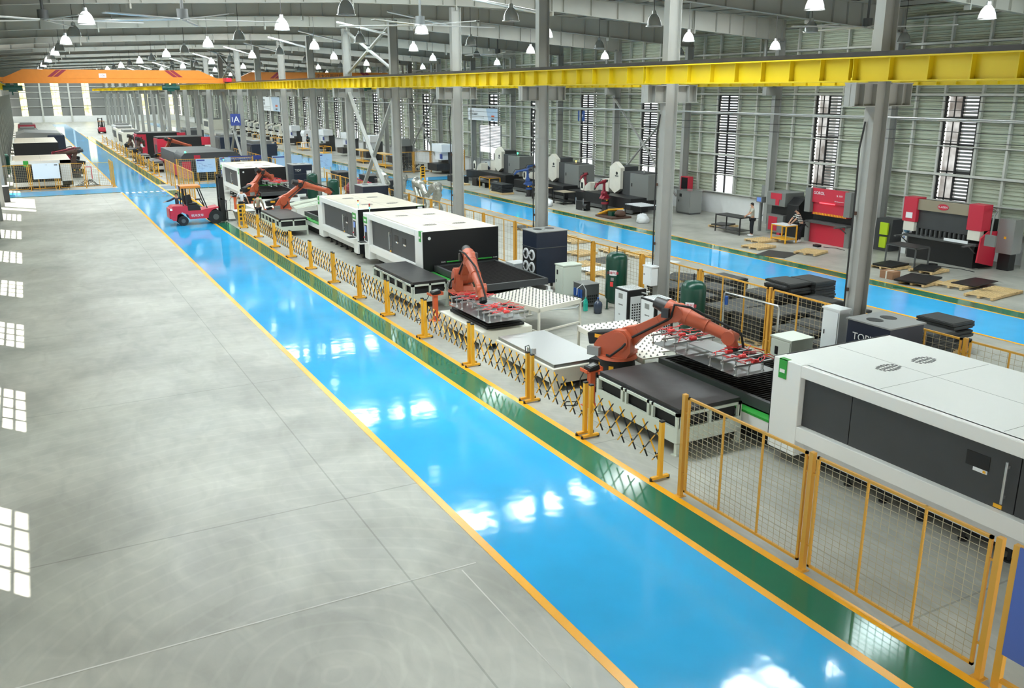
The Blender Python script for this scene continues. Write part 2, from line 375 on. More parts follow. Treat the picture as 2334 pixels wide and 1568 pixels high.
for x in (4.6,10.9,19,24,31): fg.box(x-.2,YE-.35,0,x+.2,YE-.02,11)
struct(fg,'trim_12','galv','girts and posts of the far end wall')
# ---- left wall with tall windows
lw=MB()
for k in range(-3,32):
    c=17.1+7.5*k; a,b=c-1.6,c+1.6
    if c-3.75>YE: break
    z1=1.2
    if 66<c<76: continue
    lw.box(-2.5,c-3.75,z1,-2.4,a,10.9); lw.box(-2.5,b,z1,-2.4,c+3.75,10.9); lw.box(-2.5,a,7.0,-2.4,b,10.9)
struct(lw,'wall_left','siding','ribbed metal siding of the left-hand wall')
pl=MB()
for a,b in ((-3,65.8),(73.3,YE)): pl.box(-2.55,a,0,-2.35,b,1.2)
struct(pl,'baseboard_left','lwall')
for k in range(-3,32):
    c=17.1+7.5*k
    if c>YE: break
    if 66<c<76: continue
    s=MB(); s.m('charcoal')
    for i in range(5): s.box(-2.47,c-1.6+i*.79,1.2,-2.41,c-1.6+i*.79+.05,7)
    for i in range(6): s.box(-2.47,c-1.6,1.2+i*1.14,-2.41,c+1.6,1.2+i*1.14+.07)
    struct(s,'window_%d'%(90+k),None,'tall glazed window frame in the left-hand wall')

nw=MB(); nw.box(-2.4,-3.2,6.2,36.6,-3.0,11.9); struct(nw,'wall_near_shade','siding','unseen upper wall behind the viewer, added to shade the roof')  # out-of-view wall added to keep daylight off the rafters, open below
# ================================================================ STEEL COLUMNS, GIRDERS, CRANES
def column():
    t=thing('steel_column','', 'column')
    c=MB().m('col'); c.box(-.22,-.13,0,-.2,.13,10.62); c.box(.2,-.13,0,.22,.13,10.62); c.box(-.2,-.01,0,.2,.01,10.62)
    c.box(-.3,-.2,0,.3,.2,.03); c.build('shaft',None,t)
    b=MB().m('col'); 
    for s in (-1,1):
        a,e=(.22,.92)
        x0,x1=sorted((s*a,s*e))
        b.box(x0,-.01,6.85,x1,.01,7.33); b.box(x0,-.16,7.31,x1,.16,7.34); b.box(x0-.06*(s<0),-.16,6.83,x1+.06*(s>0),.16,6.85)
        for xx in (s*.9,s*.62): b.box(xx-.01,-.15,6.85,xx+.01,.15,7.31)
    b.build('crane_bracket',None,t); return t
c0=column(); first=True
lab={0:'grey steel column rising behind the nearest big white machine',1:'grey steel column carrying a small electrical box beside the air dryers',2:'grey steel column rising behind the navy dust collector with four round lids',3:'grey steel column rising behind the second big white machine'}
for k in range(-2,29):
    y=14.22+7.5*k
    l=lab.get(k,'grey steel column in the far part of the row between the two bays' if k>3 else 'grey steel column of the row nearest the viewer')
    o=c0 if first else copy_tree(c0); first=False; o.location=(16.97,y,0); o['label']=l; o['group']='columns between the bays'
    if k>=-1:
        w_=MB(); w_.box(-.25,-.13,0,-.23,.13,9.8); w_.box(.2,-.13,0,.22,.13,9.8); w_.box(-.23,-.01,0,.2,.01,9.8); w_.box(-.95,-.14,6.9,-.25,.14,7.33)
        if k==-1: wc=w_.build('wall_column','col',loc=(35.95,y,0))
        else: wc=wc.copy(); COL.objects.link(wc); wc.location=(35.95,y,0)
        tag(wc,'grey steel column standing against the ribbed right-hand wall','column','columns along the right wall')
        lc=wc.copy(); COL.objects.link(lc); lc.rotation_euler=(0,0,PI); lc.location=(-2.0,y,0)
        tag(lc,'pale steel column standing against the left-hand wall','column','columns along the left wall')
def girder(x,side,label,y0=-3,y1=YE-2):
    t=thing('crane_runway_beam',label,'girder',(x,0,0),0)
    g=MB().m('gird'); g.box(-.17,y0,7.84,.17,y1,7.87); g.box(-.17,y0,7.36,.17,y1,7.385); g.box(-.008,y0,7.38,.008,y1,7.84)
    y=14.22-15
    while y<y1:
        d=(y-14.22)/7.5; sp=abs(d-round(d))<.02
        g.box(-.14,y-.008,7.44,.14,y+.008,7.84); g.box(-.16,y-.02,7.385,.16,y+.02,7.44)
        if sp: g.box(-.15,y+.1,7.38,.15,y+.12,7.84)
        y+=.9375
    g.build('beam',None,t)
    r=MB().m('dsteel'); r.box(-.035,y0,7.87,.035,y1,7.98); r.box(-.06,y0,7.87,.06,y1,7.885); r.build('rail',None,t); return t
girder(16.22,-1,'long bright yellow crane runway girder crossing the whole picture')
girder(17.72,1,'yellow crane runway girder hidden just behind the long front one')
girder(-1.25,1,'yellow crane runway girder along the left-hand wall')
girder(35.2,-1,'yellow crane runway girder along the right-hand wall')
# cross braces between columns
def brace(x,k,zlo,zhi,label,w=.12):
    y0=14.22+7.5*k; y1=y0+7.5; t=thing('cross_brace',label,'brace',(x,y0,0))
    b=MB().m('col')
    for a,c in (((0,.1,zlo),(0,7.4,zhi)),((.05,.1,zhi),(.05,7.4,zlo))): b.bar(a,c,w*.5,w,up=(1,0,0))
    b.build('diagonal',None,t)
    h=MB().m('col')
    h.cbox(.02,3.75,(zlo+zhi)/2,.1,.3,.3); h.build('gusset',None,t)
for k in (4,9,15,20):
    brace(16.97,k,.3,7.1,'crossed grey diagonal braces below the yellow girder, %s'%{4:'nearest set',9:'second set beside the sign A column',15:'third set, far off',20:'farthest set'}[k],.2)
    brace(16.97,k,8.2,10.5,'crossed grey diagonal braces above the yellow girder, %s'%{4:'nearest set',9:'second set',15:'third set, far off',20:'farthest set'}[k],.16)
for k in (4,9,14): brace(35.52,k,.8,6.8,'crossed grey diagonal braces against the right-hand wall, %s'%{4:'nearest set',9:'middle set behind the white cutting machine',14:'farthest set'}[k],.14)
# knee struts from column heads to rafters
for k in range(-1,22):
    y=14.22+7.5*k
    m=MB().m('alu'); m.cyl((0,0,9.9),(-1.7,3.2,10.65),.06,n=8)
    if k==-1: ks=m.build('roof_strut',None,loc=(16.9,y+.2,0))
    else: ks=ks.copy(); COL.objects.link(ks); ks.location=(16.9,y+.2,0)
    tag(ks,'pale tubular strut running from a column head up to the roof','strut','roof struts')

def crane(x0,x1,y,label,marks=True):
    t=thing('overhead_crane',label,'crane',(x0,y,0)); L=x1-x0
    b=MB().m('craneo'); P=[(0,7.95),(0,8.25),(1.5,8.92),(L-2.1,8.92),(L-.6,8.25),(L,8.2),(L,7.95)]
    b.prism(P,'y',-.3,.3); b.box(0,-.34,7.86,L,.34,7.95); b.box(0,-.32,8.22,L,-.3,8.27); b.build('bridge_girder',None,t)
    if marks:
        for a,s in ((3.2,1),(L-4.2,-1)):
            for q in (0,.42):
                m=MB().m('dred'); m.prism([(a+q,8.35),(a+q+.34,8.35),(a+q+.34+s*.7,8.9),(a+q+s*.7,8.9)],'y',-.315,-.3); m.build('stripe',None,t)
        p=MB().m('lwall'); p.box(7.0,-.33,8.3,7.55,-.3,8.62); q=p.build('load_plate',None,t)
        text('10t',.26,'dred',q,(7.27,-.335,8.46),RX)
    e=MB().m('red'); e.box(L-.1,-1.6,7.98,L+.35,1.6,8.3); e.m('craneo').box(-.35,-1.6,7.98,.1,1.6,8.3); e.build('end_carriage',None,t)
    for hx in ((.6,L-4.5) if marks else (L*.55,)):
        h=MB().m('dgreen'); h.cyl((hx-.65,-.1,7.5),(hx+.75,-.1,7.5),.2,n=14); h.box(hx-.4,-.3,7.6,hx-.1,.3,7.95); h.box(hx+.15,-.3,7.6,hx+.45,.3,7.95); h.box(hx-.25,-.25,7.2,hx+.3,.2,7.45)
        h.cyl((hx,-.1,7.2),(hx,-.1,6.95),.05,n=8); h.build('hoist',None,t)
    return t
crane(-1.0,15.98,83,'large orange overhead travelling crane over the near bay with two green hoists')
c2=crane(17.95,34.95,88,'orange overhead travelling crane over the far bay, seen between columns',True)
text('河南太行振动机械',.45,'dsteel',c2,(9,-.31,8.55),RX)

# ---- ceiling fans
def hvls(x,y,z,lab,ph=0):
    t=thing('ceiling_fan',lab,'fan',(x,y,0),ph)
    h=MB().m('dgrey'); h.cyl((0,0,z+.05),(0,0,z+.35),.18,n=14); h.cyl((0,0,z+.35),(0,0,zt(x)-.2),.05,n=8); h.build('hub',None,t)
    for i in range(5):
        b=MB().m('alu'); b.prism([(-.09,z),(.09,z+.02),(.09,z+.05),(-.09,z+.03)],'x',.2,3.2); q=b.build('blade',None,t); q.rotation_euler=(0,0,2*PI*i/5)
hvls(1.1,36.0,9.55,'large ceiling fan with long pale blades, farthest left')
hvls(5.2,33.0,9.5,'large ceiling fan with long pale blades, second from the left')
hvls(14.0,33.5,9.6,'large ceiling fan with long pale blades beside the fourth column')
hvls(29.5,25.6,9.5,'large ceiling fan with long blades in front of the right-hand wall',.35)
hvls(28.5,55.0,9.5,'large ceiling fan high in the far bay',.6)

# ---- high-bay lamps
def lamp(lit,top):
    t=thing('pendant_lamp','','lamp')
    d=MB().m('lampdome' if lit else 'lampoff'); d.lathe([(.27,0),(.265,.03),(.245,.14),(.19,.28),(.12,.37),(.09,.40)],n=18); d.build('lamp_shade',None,t)
    c=MB().m('alu'); c.cyl((0,0,.38),(0,0,.52),.09,.07,n=12); c.build('housing',None,t); c=MB().m('alu'); c.lathe([(.285,-.015),(.285,.015),(.26,.015),(.26,-.015),(.285,-.015)],n=18)
    c.build('rim',None,t)
    k=MB().m('dsteel'); k.cyl((0,0,.5),(0,0,top),.012,n=5); k.build('cord',None,t)
    if not lit:
        r=MB().m('cap'); r.lathe([(.1,.12),(.06,.02),(.0,0)],n=12); r.build('bulb',None,t)
    else:
        r=MB().m('lampglow'); r.lathe([(.22,.03),(.16,.16),(.06,.26)],n=14); r.build('reflector',None,t)
    return t
RN={2.3:'row nearest the left-hand wall',8.8:'second row from the left-hand wall',14.3:'row just left of the columns',20.0:'row just right of the columns',27.6:'row above the far walkway',33.0:'row beside the right-hand wall'}
for x,rn in RN.items():
    zz=9.35 if x<30 else 9.08
    LA=lamp(True,zt(x)-zz-.01); LB=lamp(False,zt(x)-zz-.01); ua=ub=False
    for i in range(12):
        for lit,y in ((True,19.25+14.85*i),(False,26.65+14.85*i)):
            if lit: o=LA if not ua else copy_tree(LA); ua=True
            else: o=LB if not ub else copy_tree(LB); ub=True
            o.location=(x,y,zz); g=('lit' if lit else 'unlit')+' lamps of the '+rn
            o['label']=('glowing white bell-shaped hanging lamp of the ' if lit else 'unlit grey bell-shaped hanging lamp of the ')+rn; o['group']=g

# ---- pipes, cables and drain pipes on the right wall
t=MB().m('alu'); t.cyl((35.35,-3,5.95),(35.35,120,5.95),.045,n=8); tag(t.build('air_pipe'),'long bright horizontal pipe running along the right-hand wall','pipe')
for i,(z,x) in enumerate(((6.35,35.2),(5.45,35.2),(5.05,35.25),(6.7,35.25))):
    m=MB().m('black'); pts=[(x,-3+j*7.5/3,z-.05*math.sin(PI*((j%3)/3))) for j in range(48)]; m.tube(pts,.014,n=5)
    tag(m.build('power_cable'),'thin black cable strung along the right-hand wall, %s'%['highest but one','second lowest','lowest','highest'][i],'cable')
for k in range(0,12):
    y=14.22+7.5*k
    m=MB().m('lampoff'); m.tube([(-.1,.55,9.75),(-.1,.55,8.55),(-.08,.45,8.3),(0,.1,8.2),(0,-.35,8.15)],.1,n=10)
    if k==0: dp=m.build('drain_pipe',None,loc=(35.5,y,0))
    else: dp=dp.copy(); COL.objects.link(dp); dp.location=(35.5,y,0)
    tag(dp,'pale bent drain pipe hanging under the eaves of the right-hand wall','pipe','eaves drain pipes')
# ================================================================ NEAR BAY: MACHINES
def oval(mb,cx,cy,z,a,b,n=16):
    mb.prism([(cx+a*math.cos(2*PI*i/n),cy+b*math.sin(2*PI*i/n)) for i in range(n)],'z',z,z+.006)
def vent(cx,cy,z,t,rot=0):
    m=MB().m('dgrey')
    for i in range(7):
        x=-.24+i*.08; h=.2*math.sqrt(max(.05,1-(x/.3)**2))
        for q in (-1,0,1): m.cbox(x,q*h*.66,0,.045,h*.42,.006)
    o=m.build('roof_vent',None,t); o.location=(cx,cy,z+.003); o.rotation_euler=(0,0,rot)
def laser(name,label,x,y,L,ctrl,W=3.15,T=2.2,frontlabel=True,doors=((.12,.5),(.5,1)),handle=.46,wins=(.3,.62),body='white',top='creamtop'):
    """cutting cabin; front faces -X; ctrl=+1/-1: end with the control pillar, 0 none"""
    t=thing(name,label,'machine',(x,y,0)); pw=.72; cw=.55
    lo=cw if ctrl<0 else pw; hi=L-(cw if ctrl>0 else pw)
    if ctrl==2: lo=pw; hi=L-pw
    r=MB().m(top); r.box(.1,.02,T-.05,W,L-.02,T); r.m(body).box(0,lo,T-.24,.16,hi,T)
    r.build('roof_panel',None,t,bevel=.012)
    s=MB().m('dgrey')
    for q in (.33,.66): s.box(.2,L*q,T,W-.1,L*q+.008,T+.001)
    s.box(W*.5,.1,T,W*.5+.008,L-.1,T+.001); s.build('panel_seam',None,t)
    b=MB().m(body); b.box(.3,.04,.3,W-.03,L-.04,T-.05); b.build('body',None,t)
    for e,y0,y1 in (('a',0,lo),('b',hi,L)):
        p=MB().m(body); c=(ctrl<0 and e=='a') or (ctrl==1 and e=='b')
        p.box(0 if not c else -.06,y0,.25,.32,y1,T+.006); po=p.build('side_pillar',None,t,bevel=.015)
        if not c:
            g=MB().m('green'); yy=(y0+.18) if e=='b' else (y1-.45); yy=(hi+.36 if e=='b' else .08)
            g.box(-.015,yy,T-.38,.0,yy+.2,T+.012); g.box(-.015,yy,T,.1,yy+.2,T+.012); g.box(-.02,yy+.03,T-.28,-.01,yy+.17,T-.2); q=g.build('corner_badge',None,po)
            h=MB().m('white'); h.box(-.026,yy+.035,T-.26,-.016,yy+.165,T-.19); h.build('badge_label',None,q)
        else:
            g=MB().m('green'); g.box(-.075,y0+.06,T-.42,-.06,y1-.02,T-.16); q=g.build('name_badge',None,po)
            h=MB().m('white'); h.box(-.083,y0+.15,T-.34,-.074,y1-.12,T-.25); h.build('badge_label',None,q)
            d=MB().m('black'); d.box(-.075,y0+.12,T-1.18,-.06,y1-.14,T-.5); q=d.build('control_screen',None,po)
            d=MB().m('screen'); d.box(-.08,y0+.16,T-.8,-.074,y1-.18,T-.55); d.build('display',None,q)
            d=MB().m('white'); d.box(-.42,y0+.02,T-1.28,-.06,y1-.05,T-1.22); q=d.build('keyboard_tray',None,po)
            d=MB().m('black'); d.box(-.4,y0+.06,T-1.22,-.12,y1-.12,T-1.195); d.build('keyboard',None,q)
            d=MB().m('red'); d.cyl((-.06,y1-.07,T-1.05),(-.1,y1-.07,T-1.05),.035); d.build('stop_button',None,po)
            k=MB().m('alu'); k.cyl((.12,y0+.2,T),(.12,y0+.2,T+.18),.018,n=8); q=k.build('signal_lamp',None,t)
            for i,(mm) in enumerate(('ledg','leda','ledr')):
                k=MB().m(mm if not(mm=='leda' and e=='b' and ctrl==1) else 'ledr'); k.cyl((.12,y0+.2,T+.18+.075*i),(.12,y0+.2,T+.25+.075*i),.032,n=10); k.build('lamp_segment',None,q)
    D=hi-lo
    for i,(a,c) in enumerate(doors):
        d=MB().m('charcoal'); y0=lo+D*a+.01; y1=lo+D*c-.01
        d.box(.13,y0,.88,.3,y1,T-.24); do=d.build('door_panel',None,t)
    if doors[0][0]>0:
        d=MB().m('charcoal'); d.box(.13,lo,.88,.3,lo+D*doors[0][0],T-.24); d.build('door_panel',None,t)
    for wq in wins:
        y=lo+D*wq
        d=MB().m('black'); d.box(.12,y-.2,1.42,.131,y+.2,1.66); q=d.build('viewing_window',None,t)
        d=MB().m('boardw'); d.box(.115,y-.18,1.36,.13,y+.06,1.42); q2=d.build('warning_label',None,t)
        d=MB().m('yellow'); d.box(.112,y-.16,1.37,.115,y-.11,1.41); d.build('hazard_mark',None,q2)
    if handle:
        y=lo+D*handle; h=MB().m('alu'); h.cyl((.05,y,1.02),(.05,y,1.72),.022,n=10); h.box(.05,y-.01,1.1,.13,y+.01,1.14); h.box(.05,y-.01,1.6,.13,y+.01,1.64); h.build('door_handle',None,t)
        k=MB().m('yellow'); k.box(.115,y+.02,.9,.13,y+.16,.96); k.build('latch_label',None,t)
    l=MB().m(body); l.box(.0,lo,.58,.3,hi,.88); l.build('lower_rail',None,t,bevel=.01)
    l=MB().m('lwall'); l.box(.26,lo,.26,.34,hi,.58); l.build('skirt_panel',None,t)
    for yy in (-.03,L): 
        e=MB().m('black'); e.box(.02,yy,.25,W,yy+.03,T-.0); eo=e.build('end_panel',None,t,bevel=0)
    k=MB().m('rubber'); k.box(.5,.2,.06,W-.3,L-.2,.3)
    for yy in [i*.8+.4 for i in range(int((L-.4)/.8))]:
        k.cyl((.34,yy,0),(.34,yy,.3),.03,n=8); k.cyl((.34,yy,0),(.34,yy,.03),.08,n=10)
    k.build('foot_frame',None,t)
    return t
L2=laser('laser_cutting_machine','big white laser cutting machine with black end facing the viewer, behind the first robot',12.36,30.02,6.35,1,handle=.56,wins=(.28,.44),doors=((0,.54),(.54,1)))
L1=laser('laser_cutting_machine','big white laser cutting machine behind the foremost pair, signal lamp at its near end',12.36,37.3,6.15,-1,handle=.36,wins=(.3,),doors=((0,.28),(.28,1)))
L3=laser('laser_cutting_machine','largest and nearest white laser cutting machine cut off by the right edge',12.5,5.3,7.0,-1,T=2.12,W=3.3,top='white',handle=.27,wins=(.16,.36),doors=((0,.24),(.24,.8),(.8,1)))
L0=laser('laser_cutting_machine','white laser cutting machine beside the forklift mast, open side doors to the aisle',12.36,61.8,6.1,1,handle=.5,wins=(),doors=((0,.33),(.33,.66),(.66,1)))
# end panel details on the black ends facing the viewer
for (lt,) in ((L2,),(L0,)):
    g=MB().m('green'); g.cyl((.95,-.05,1.02),(2.85,-.05,1.02),.03,n=8); g.build('safety_bar',None,lt)
    g=MB().m('dsteel'); g.box(.6,-.04,.55,2.7,-.031,.9); g.build('table_slot',None,lt)
    g=MB().m('boardw'); g.cyl((.28,-.04,1.95),(.28,-.028,1.95),.06,n=14); g.build('round_badge',None,lt)
    text('FINWE',.06,'white',lt,(.82,-.04,1.02),RX); text('FINWE',.06,'white',lt,(3.0,-.04,1.02),RX)
for lt,L in ((L2,6.35),(L1,6.15),(L0,6.1)):
    for cx,cy in ((1.0,1.6),(2.2,1.5),(1.0,L-1.8),(2.2,L-1.9)): vent(cx,cy,2.2,lt,.1)
for cx,cy in ((1.35,5.4),(2.35,5.4)): vent(cx,cy,2.12,L3,.1)
g=MB().m('green'); g.box(2.75,-.03,2.02,3.1,-.0,2.21); g.build('corner_badge',None,L1)
g=MB().m('boardw'); g.box(2.82,-.045,2.08,3.05,-.03,2.16); g.build('badge_label',None,L1)

def exchange(label,x,y,w,l,top=.95,stripe=True,legs=True):
    t=thing('shuttle_table',label,'cutting table',(x,y,0))
    b=MB().m('slat'); n=int(l/.11)
    for i in range(n): b.box(.3,.1+i*(l-.2)/n,top-.12,w-.05,.1+i*(l-.2)/n+.015,top-.02)
    b.box(.3,.1,top-.2,w-.05,l-.1,top-.12); b.build('slat_bed',None,t)
    f=MB().m('charcoal'); f.box(.22,0,top-.22,.32,l,top); f.box(w-.08,0,top-.22,w,l,top); f.box(.32,0,top-.22,w-.08,.1,top); f.box(.32,l-.1,top-.22,w-.08,l,top); f.build('table_frame',None,t)
    s=MB().m('white'); s.box(.0,-.15,.42,.22,l+.1,top-.3); s.box(w,0,.42,w+.1,l,top-.3); s.box(0,-.15,.3,w+.1,-.05,top-.4); s.box(0,l,.3,w+.1,l+.1,top-.4); s.build('side_beam',None,t)
    if stripe:
        g=MB().m('green'); g.box(-.01,-.15,top-.3,.22,l+.1,top-.25); g.build('green_rail',None,t)
    k=MB().m('rubber'); k.box(.3,.2,0,w-.2,l-.2,.3); k.build('undercarriage',None,t)
    return t
exchange('black slatted shuttle table of the machine behind the first robot',12.55,25.85,2.75,4.05)
exchange('black slatted shuttle table under the reaching robot, green rail along it',12.62,12.45,2.6,3.95)
exchange('black slatted shuttle table under the pale tilted tray, far machine',12.55,43.6,2.6,3.9)
exchange('black slatted shuttle table at the farthest near-bay machine',12.55,57.7,2.6,4.0)

def cut_table(label,x,y,w,l,h,sheet='dsteel'):
    t=thing('sheet_table',label,'work table',(x,y,0))
    f=MB().m('lgreen'); H=h-.1
    for xx in (0,w-.06):
        f.box(xx,0,.25,xx+.06,l,H-.32); f.box(xx,0,H-.06,xx+.06,l,H)
        n=max(3,int(l/.75)); 
        for i in range(n+1): 
            yy=i*(l-.08)/n; f.box(xx,yy,H-.32,xx+.06,yy+.08,H)
            if i in (1,n-1): f.box(xx,yy-.14,H-.32,xx+.06,yy-.08,H)
    for yy in (0,l-.06):
        f.box(.06,yy,.25,w-.06,yy+.06,H-.32); f.box(.06,yy,H-.06,w-.06,yy+.06,H)
        for q in (0,.5,1): f.box(.04+(w-.14)*q,yy,H-.32,.04+(w-.14)*q+.07,yy+.06,H)
    f.build('cabinet_frame',None,t)
    for xx in (0,w-.08):
        for yy in (0,l-.08):
            g=MB().m('lgreen'); g.box(xx,yy,.02,xx+.08,yy+.08,.26); g.box(xx-.04,yy-.04,0,xx+.12,yy+.12,.02); g.build('leg',None,t)
    i=MB().m('rubber'); i.box(.1,.1,.3,w-.1,l-.1,H-.08); i.build('inner_panel',None,t)
    s=MB().m(sheet); s.box(.03,.03,H,w-.03,l-.03,H+.015); s.build('table_top',None,t)
    p=MB().m('dsteel'); p.box(.06,.02,H+.02,w-.04,l-.04,H+.09); tag(p.build('steel_sheet_stack',None,loc=(x,y,0)),'dark sheets on the '+label.replace('cabinet-like ','').replace('with slotted sides ','').replace('pale slotted table','slotted table'),'steel sheets')
cut_table('pale table with slotted sides behind the farther orange pendant stand',10.83,27.35,1.35,3.85,.97)
cut_table('pale cabinet-like table with slotted sides at the near mesh fence',10.85,13.15,1.7,2.95,1.0)
cut_table('pale table with slotted sides in front of the third robot',10.85,45.4,1.5,4.0,.92)
def low_table(label,x,y,w,l,h):
    t=thing('low_table',label,'work table',(x,y,0))
    b=MB().m('cream'); b.box(0,0,.2,w,l,h); b.build('box_top',None,t,bevel=.02)
    for xx in (.02,w-.22):
        for yy in (.02,l-.22):
            g=MB().m('cream'); g.box(xx,yy,.02,xx+.2,yy+.2,.21); g.box(xx-.03,yy-.03,0,xx+.23,yy+.23,.02); g.build('leg',None,t)
    k=MB().m('rubber'); k.box(.25,.25,.05,w-.25,l-.25,.2); k.build('crossbeam',None,t); return t
low_table('low cream table carrying a black rubber pallet under the first robot gripper',10.7,21.75,1.65,2.95,.58)
low_table('low cream table carrying a shiny stack of steel sheets beside the reaching robot',10.68,17.75,1.6,3.1,.6)
low_table('low cream table standing behind the person in the white shirt',11.2,52.2,1.6,3.0,.6)
m=MB().m('rubber'); m.box(10.95,21.95,.58,12.2,24.5,.66); m.box(11.0,22.0,.66,12.15,24.45,.7); tag(m.build('rubber_pallet',bevel=.03),'black rubber pallet on the low cream table under the gripper','pallet')
m=MB().m('steel'); m.box(10.74,17.82,.6,12.2,20.8,.68); m.m('alu').box(10.74,17.82,.68,12.2,20.8,.69); tag(m.build('steel_sheet_stack'),'shiny bare steel sheets stacked on the low cream table','steel sheets')
t=thing('sheet_separator','small boxy metal sheet separator standing on the edge of the low cream table','separator',(10.68,18.95,.6))
m=MB().m('alu'); m.box(-.02,-.12,-.05,.05,.12,.26); m.box(.05,-.1,0,.15,.1,.24); m.build('magnet_block',None,t,bevel=.02)
m=MB().m('dgrey'); m.tube([(-.04,-.12,0),(-.06,-.12,.26),(-.02,0,.32),(-.06,.12,.26),(-.04,.12,0)],.015); m.build('guard_bow',None,t)

def ball_table(label,x,y,w,l,h,rz,nx,ny,notch=None):
    t=thing('ball_transfer_table',label,'table',(x,y,0),rz)
    p=MB().m('cream')
    if notch: p.prism([(0,notch[1]),(notch[0]*.0,0),(w,0),(w,l),(0,l)] if not notch[2] else [(0,0),(w*.42,0),(w*.42,.35),(w*.62,.35),(w,.95),(w,l),(0,l)],'z',h-.03,h)
    else: p.box(0,0,h-.03,w,l,h)
    p.box(0,0,h-.14,.03,l,h-.03); p.box(w-.03,1.0 if notch else 0,h-.14,w,l,h-.03); p.box(0,l-.03,h-.14,w,l,h-.03)
    if not notch: p.box(0,0,h-.14,w,.03,h-.03)
    p.build('table_top',None,t)
    s=MB().m('cap')
    for i in range(nx):
        for j in range(ny):
            xx=.1+(w-.2)*i/(nx-1); yy=.1+(l-.2)*j/(ny-1)
            if notch and yy<.4+ max(0,(xx-w*.55))*1.3 and xx>w*.4: continue
            s.cyl((xx,yy,h),(xx,yy,h+.02),.028,.022,n=8); s.cyl((xx,yy,h+.02),(xx,yy,h+.045),.014,.004,n=6)
    so=s.build('ball_units',None,t); so['kind']='stuff'
    for xx,yy in ((0,0),(w-.06,1.0 if notch else 0),(0,l-.06),(w-.06,l-.06)):
        g=MB().m('cream'); g.box(xx,yy,0,xx+.06,yy+.06,h-.03); g.box(xx-.04,yy-.04,0,xx+.1,yy+.1,.012); g.build('leg',None,t)
    g=MB().m('cream'); g.box(.06,0,.16,w-.06,.05,.21); g.box(.06,l-.05,.16,w-.06,l,.21); g.box(0,.06,.16,.05,l-.06,.21); g.build('stretcher',None,t); return t
ball_table('white table top dotted with ball units, between the first robot and the white cabinet',12.86,22.25,1.85,2.35,.93,math.radians(14),12,15)
ball_table('long white table dotted with ball units behind the reaching robot arm',12.48,16.55,1.72,3.45,.93,math.radians(-5),9,17,(1,1,1))
# tilted ribbed tray behind robot three
t=thing('parts_tray','pale ribbed tray sloping beside the third robot','tray',(12.75,49.2,0),-.1)
m=MB().m('cream'); m.prism([(0,.85),(1.7,1.1),(1.7,1.13),(0,.88)],'y',0,2.6); m.build('tray_top',None,t)
m=MB().m('lgreen')
for i in range(11): m.prism([(0,.885),(1.7,1.135),(1.7,1.17),(0,.92)],'y',.1+i*.24,.16+i*.24)
m.build('ribs',None,t)
for xx,yy,hh in ((0,0,.86),(0,2.54,.86),(1.62,0,1.1),(1.62,2.54,1.1)):
    m=MB().m('cream'); m.box(xx,yy,0,xx+.06,yy+.06,hh); m.build('leg',None,t)

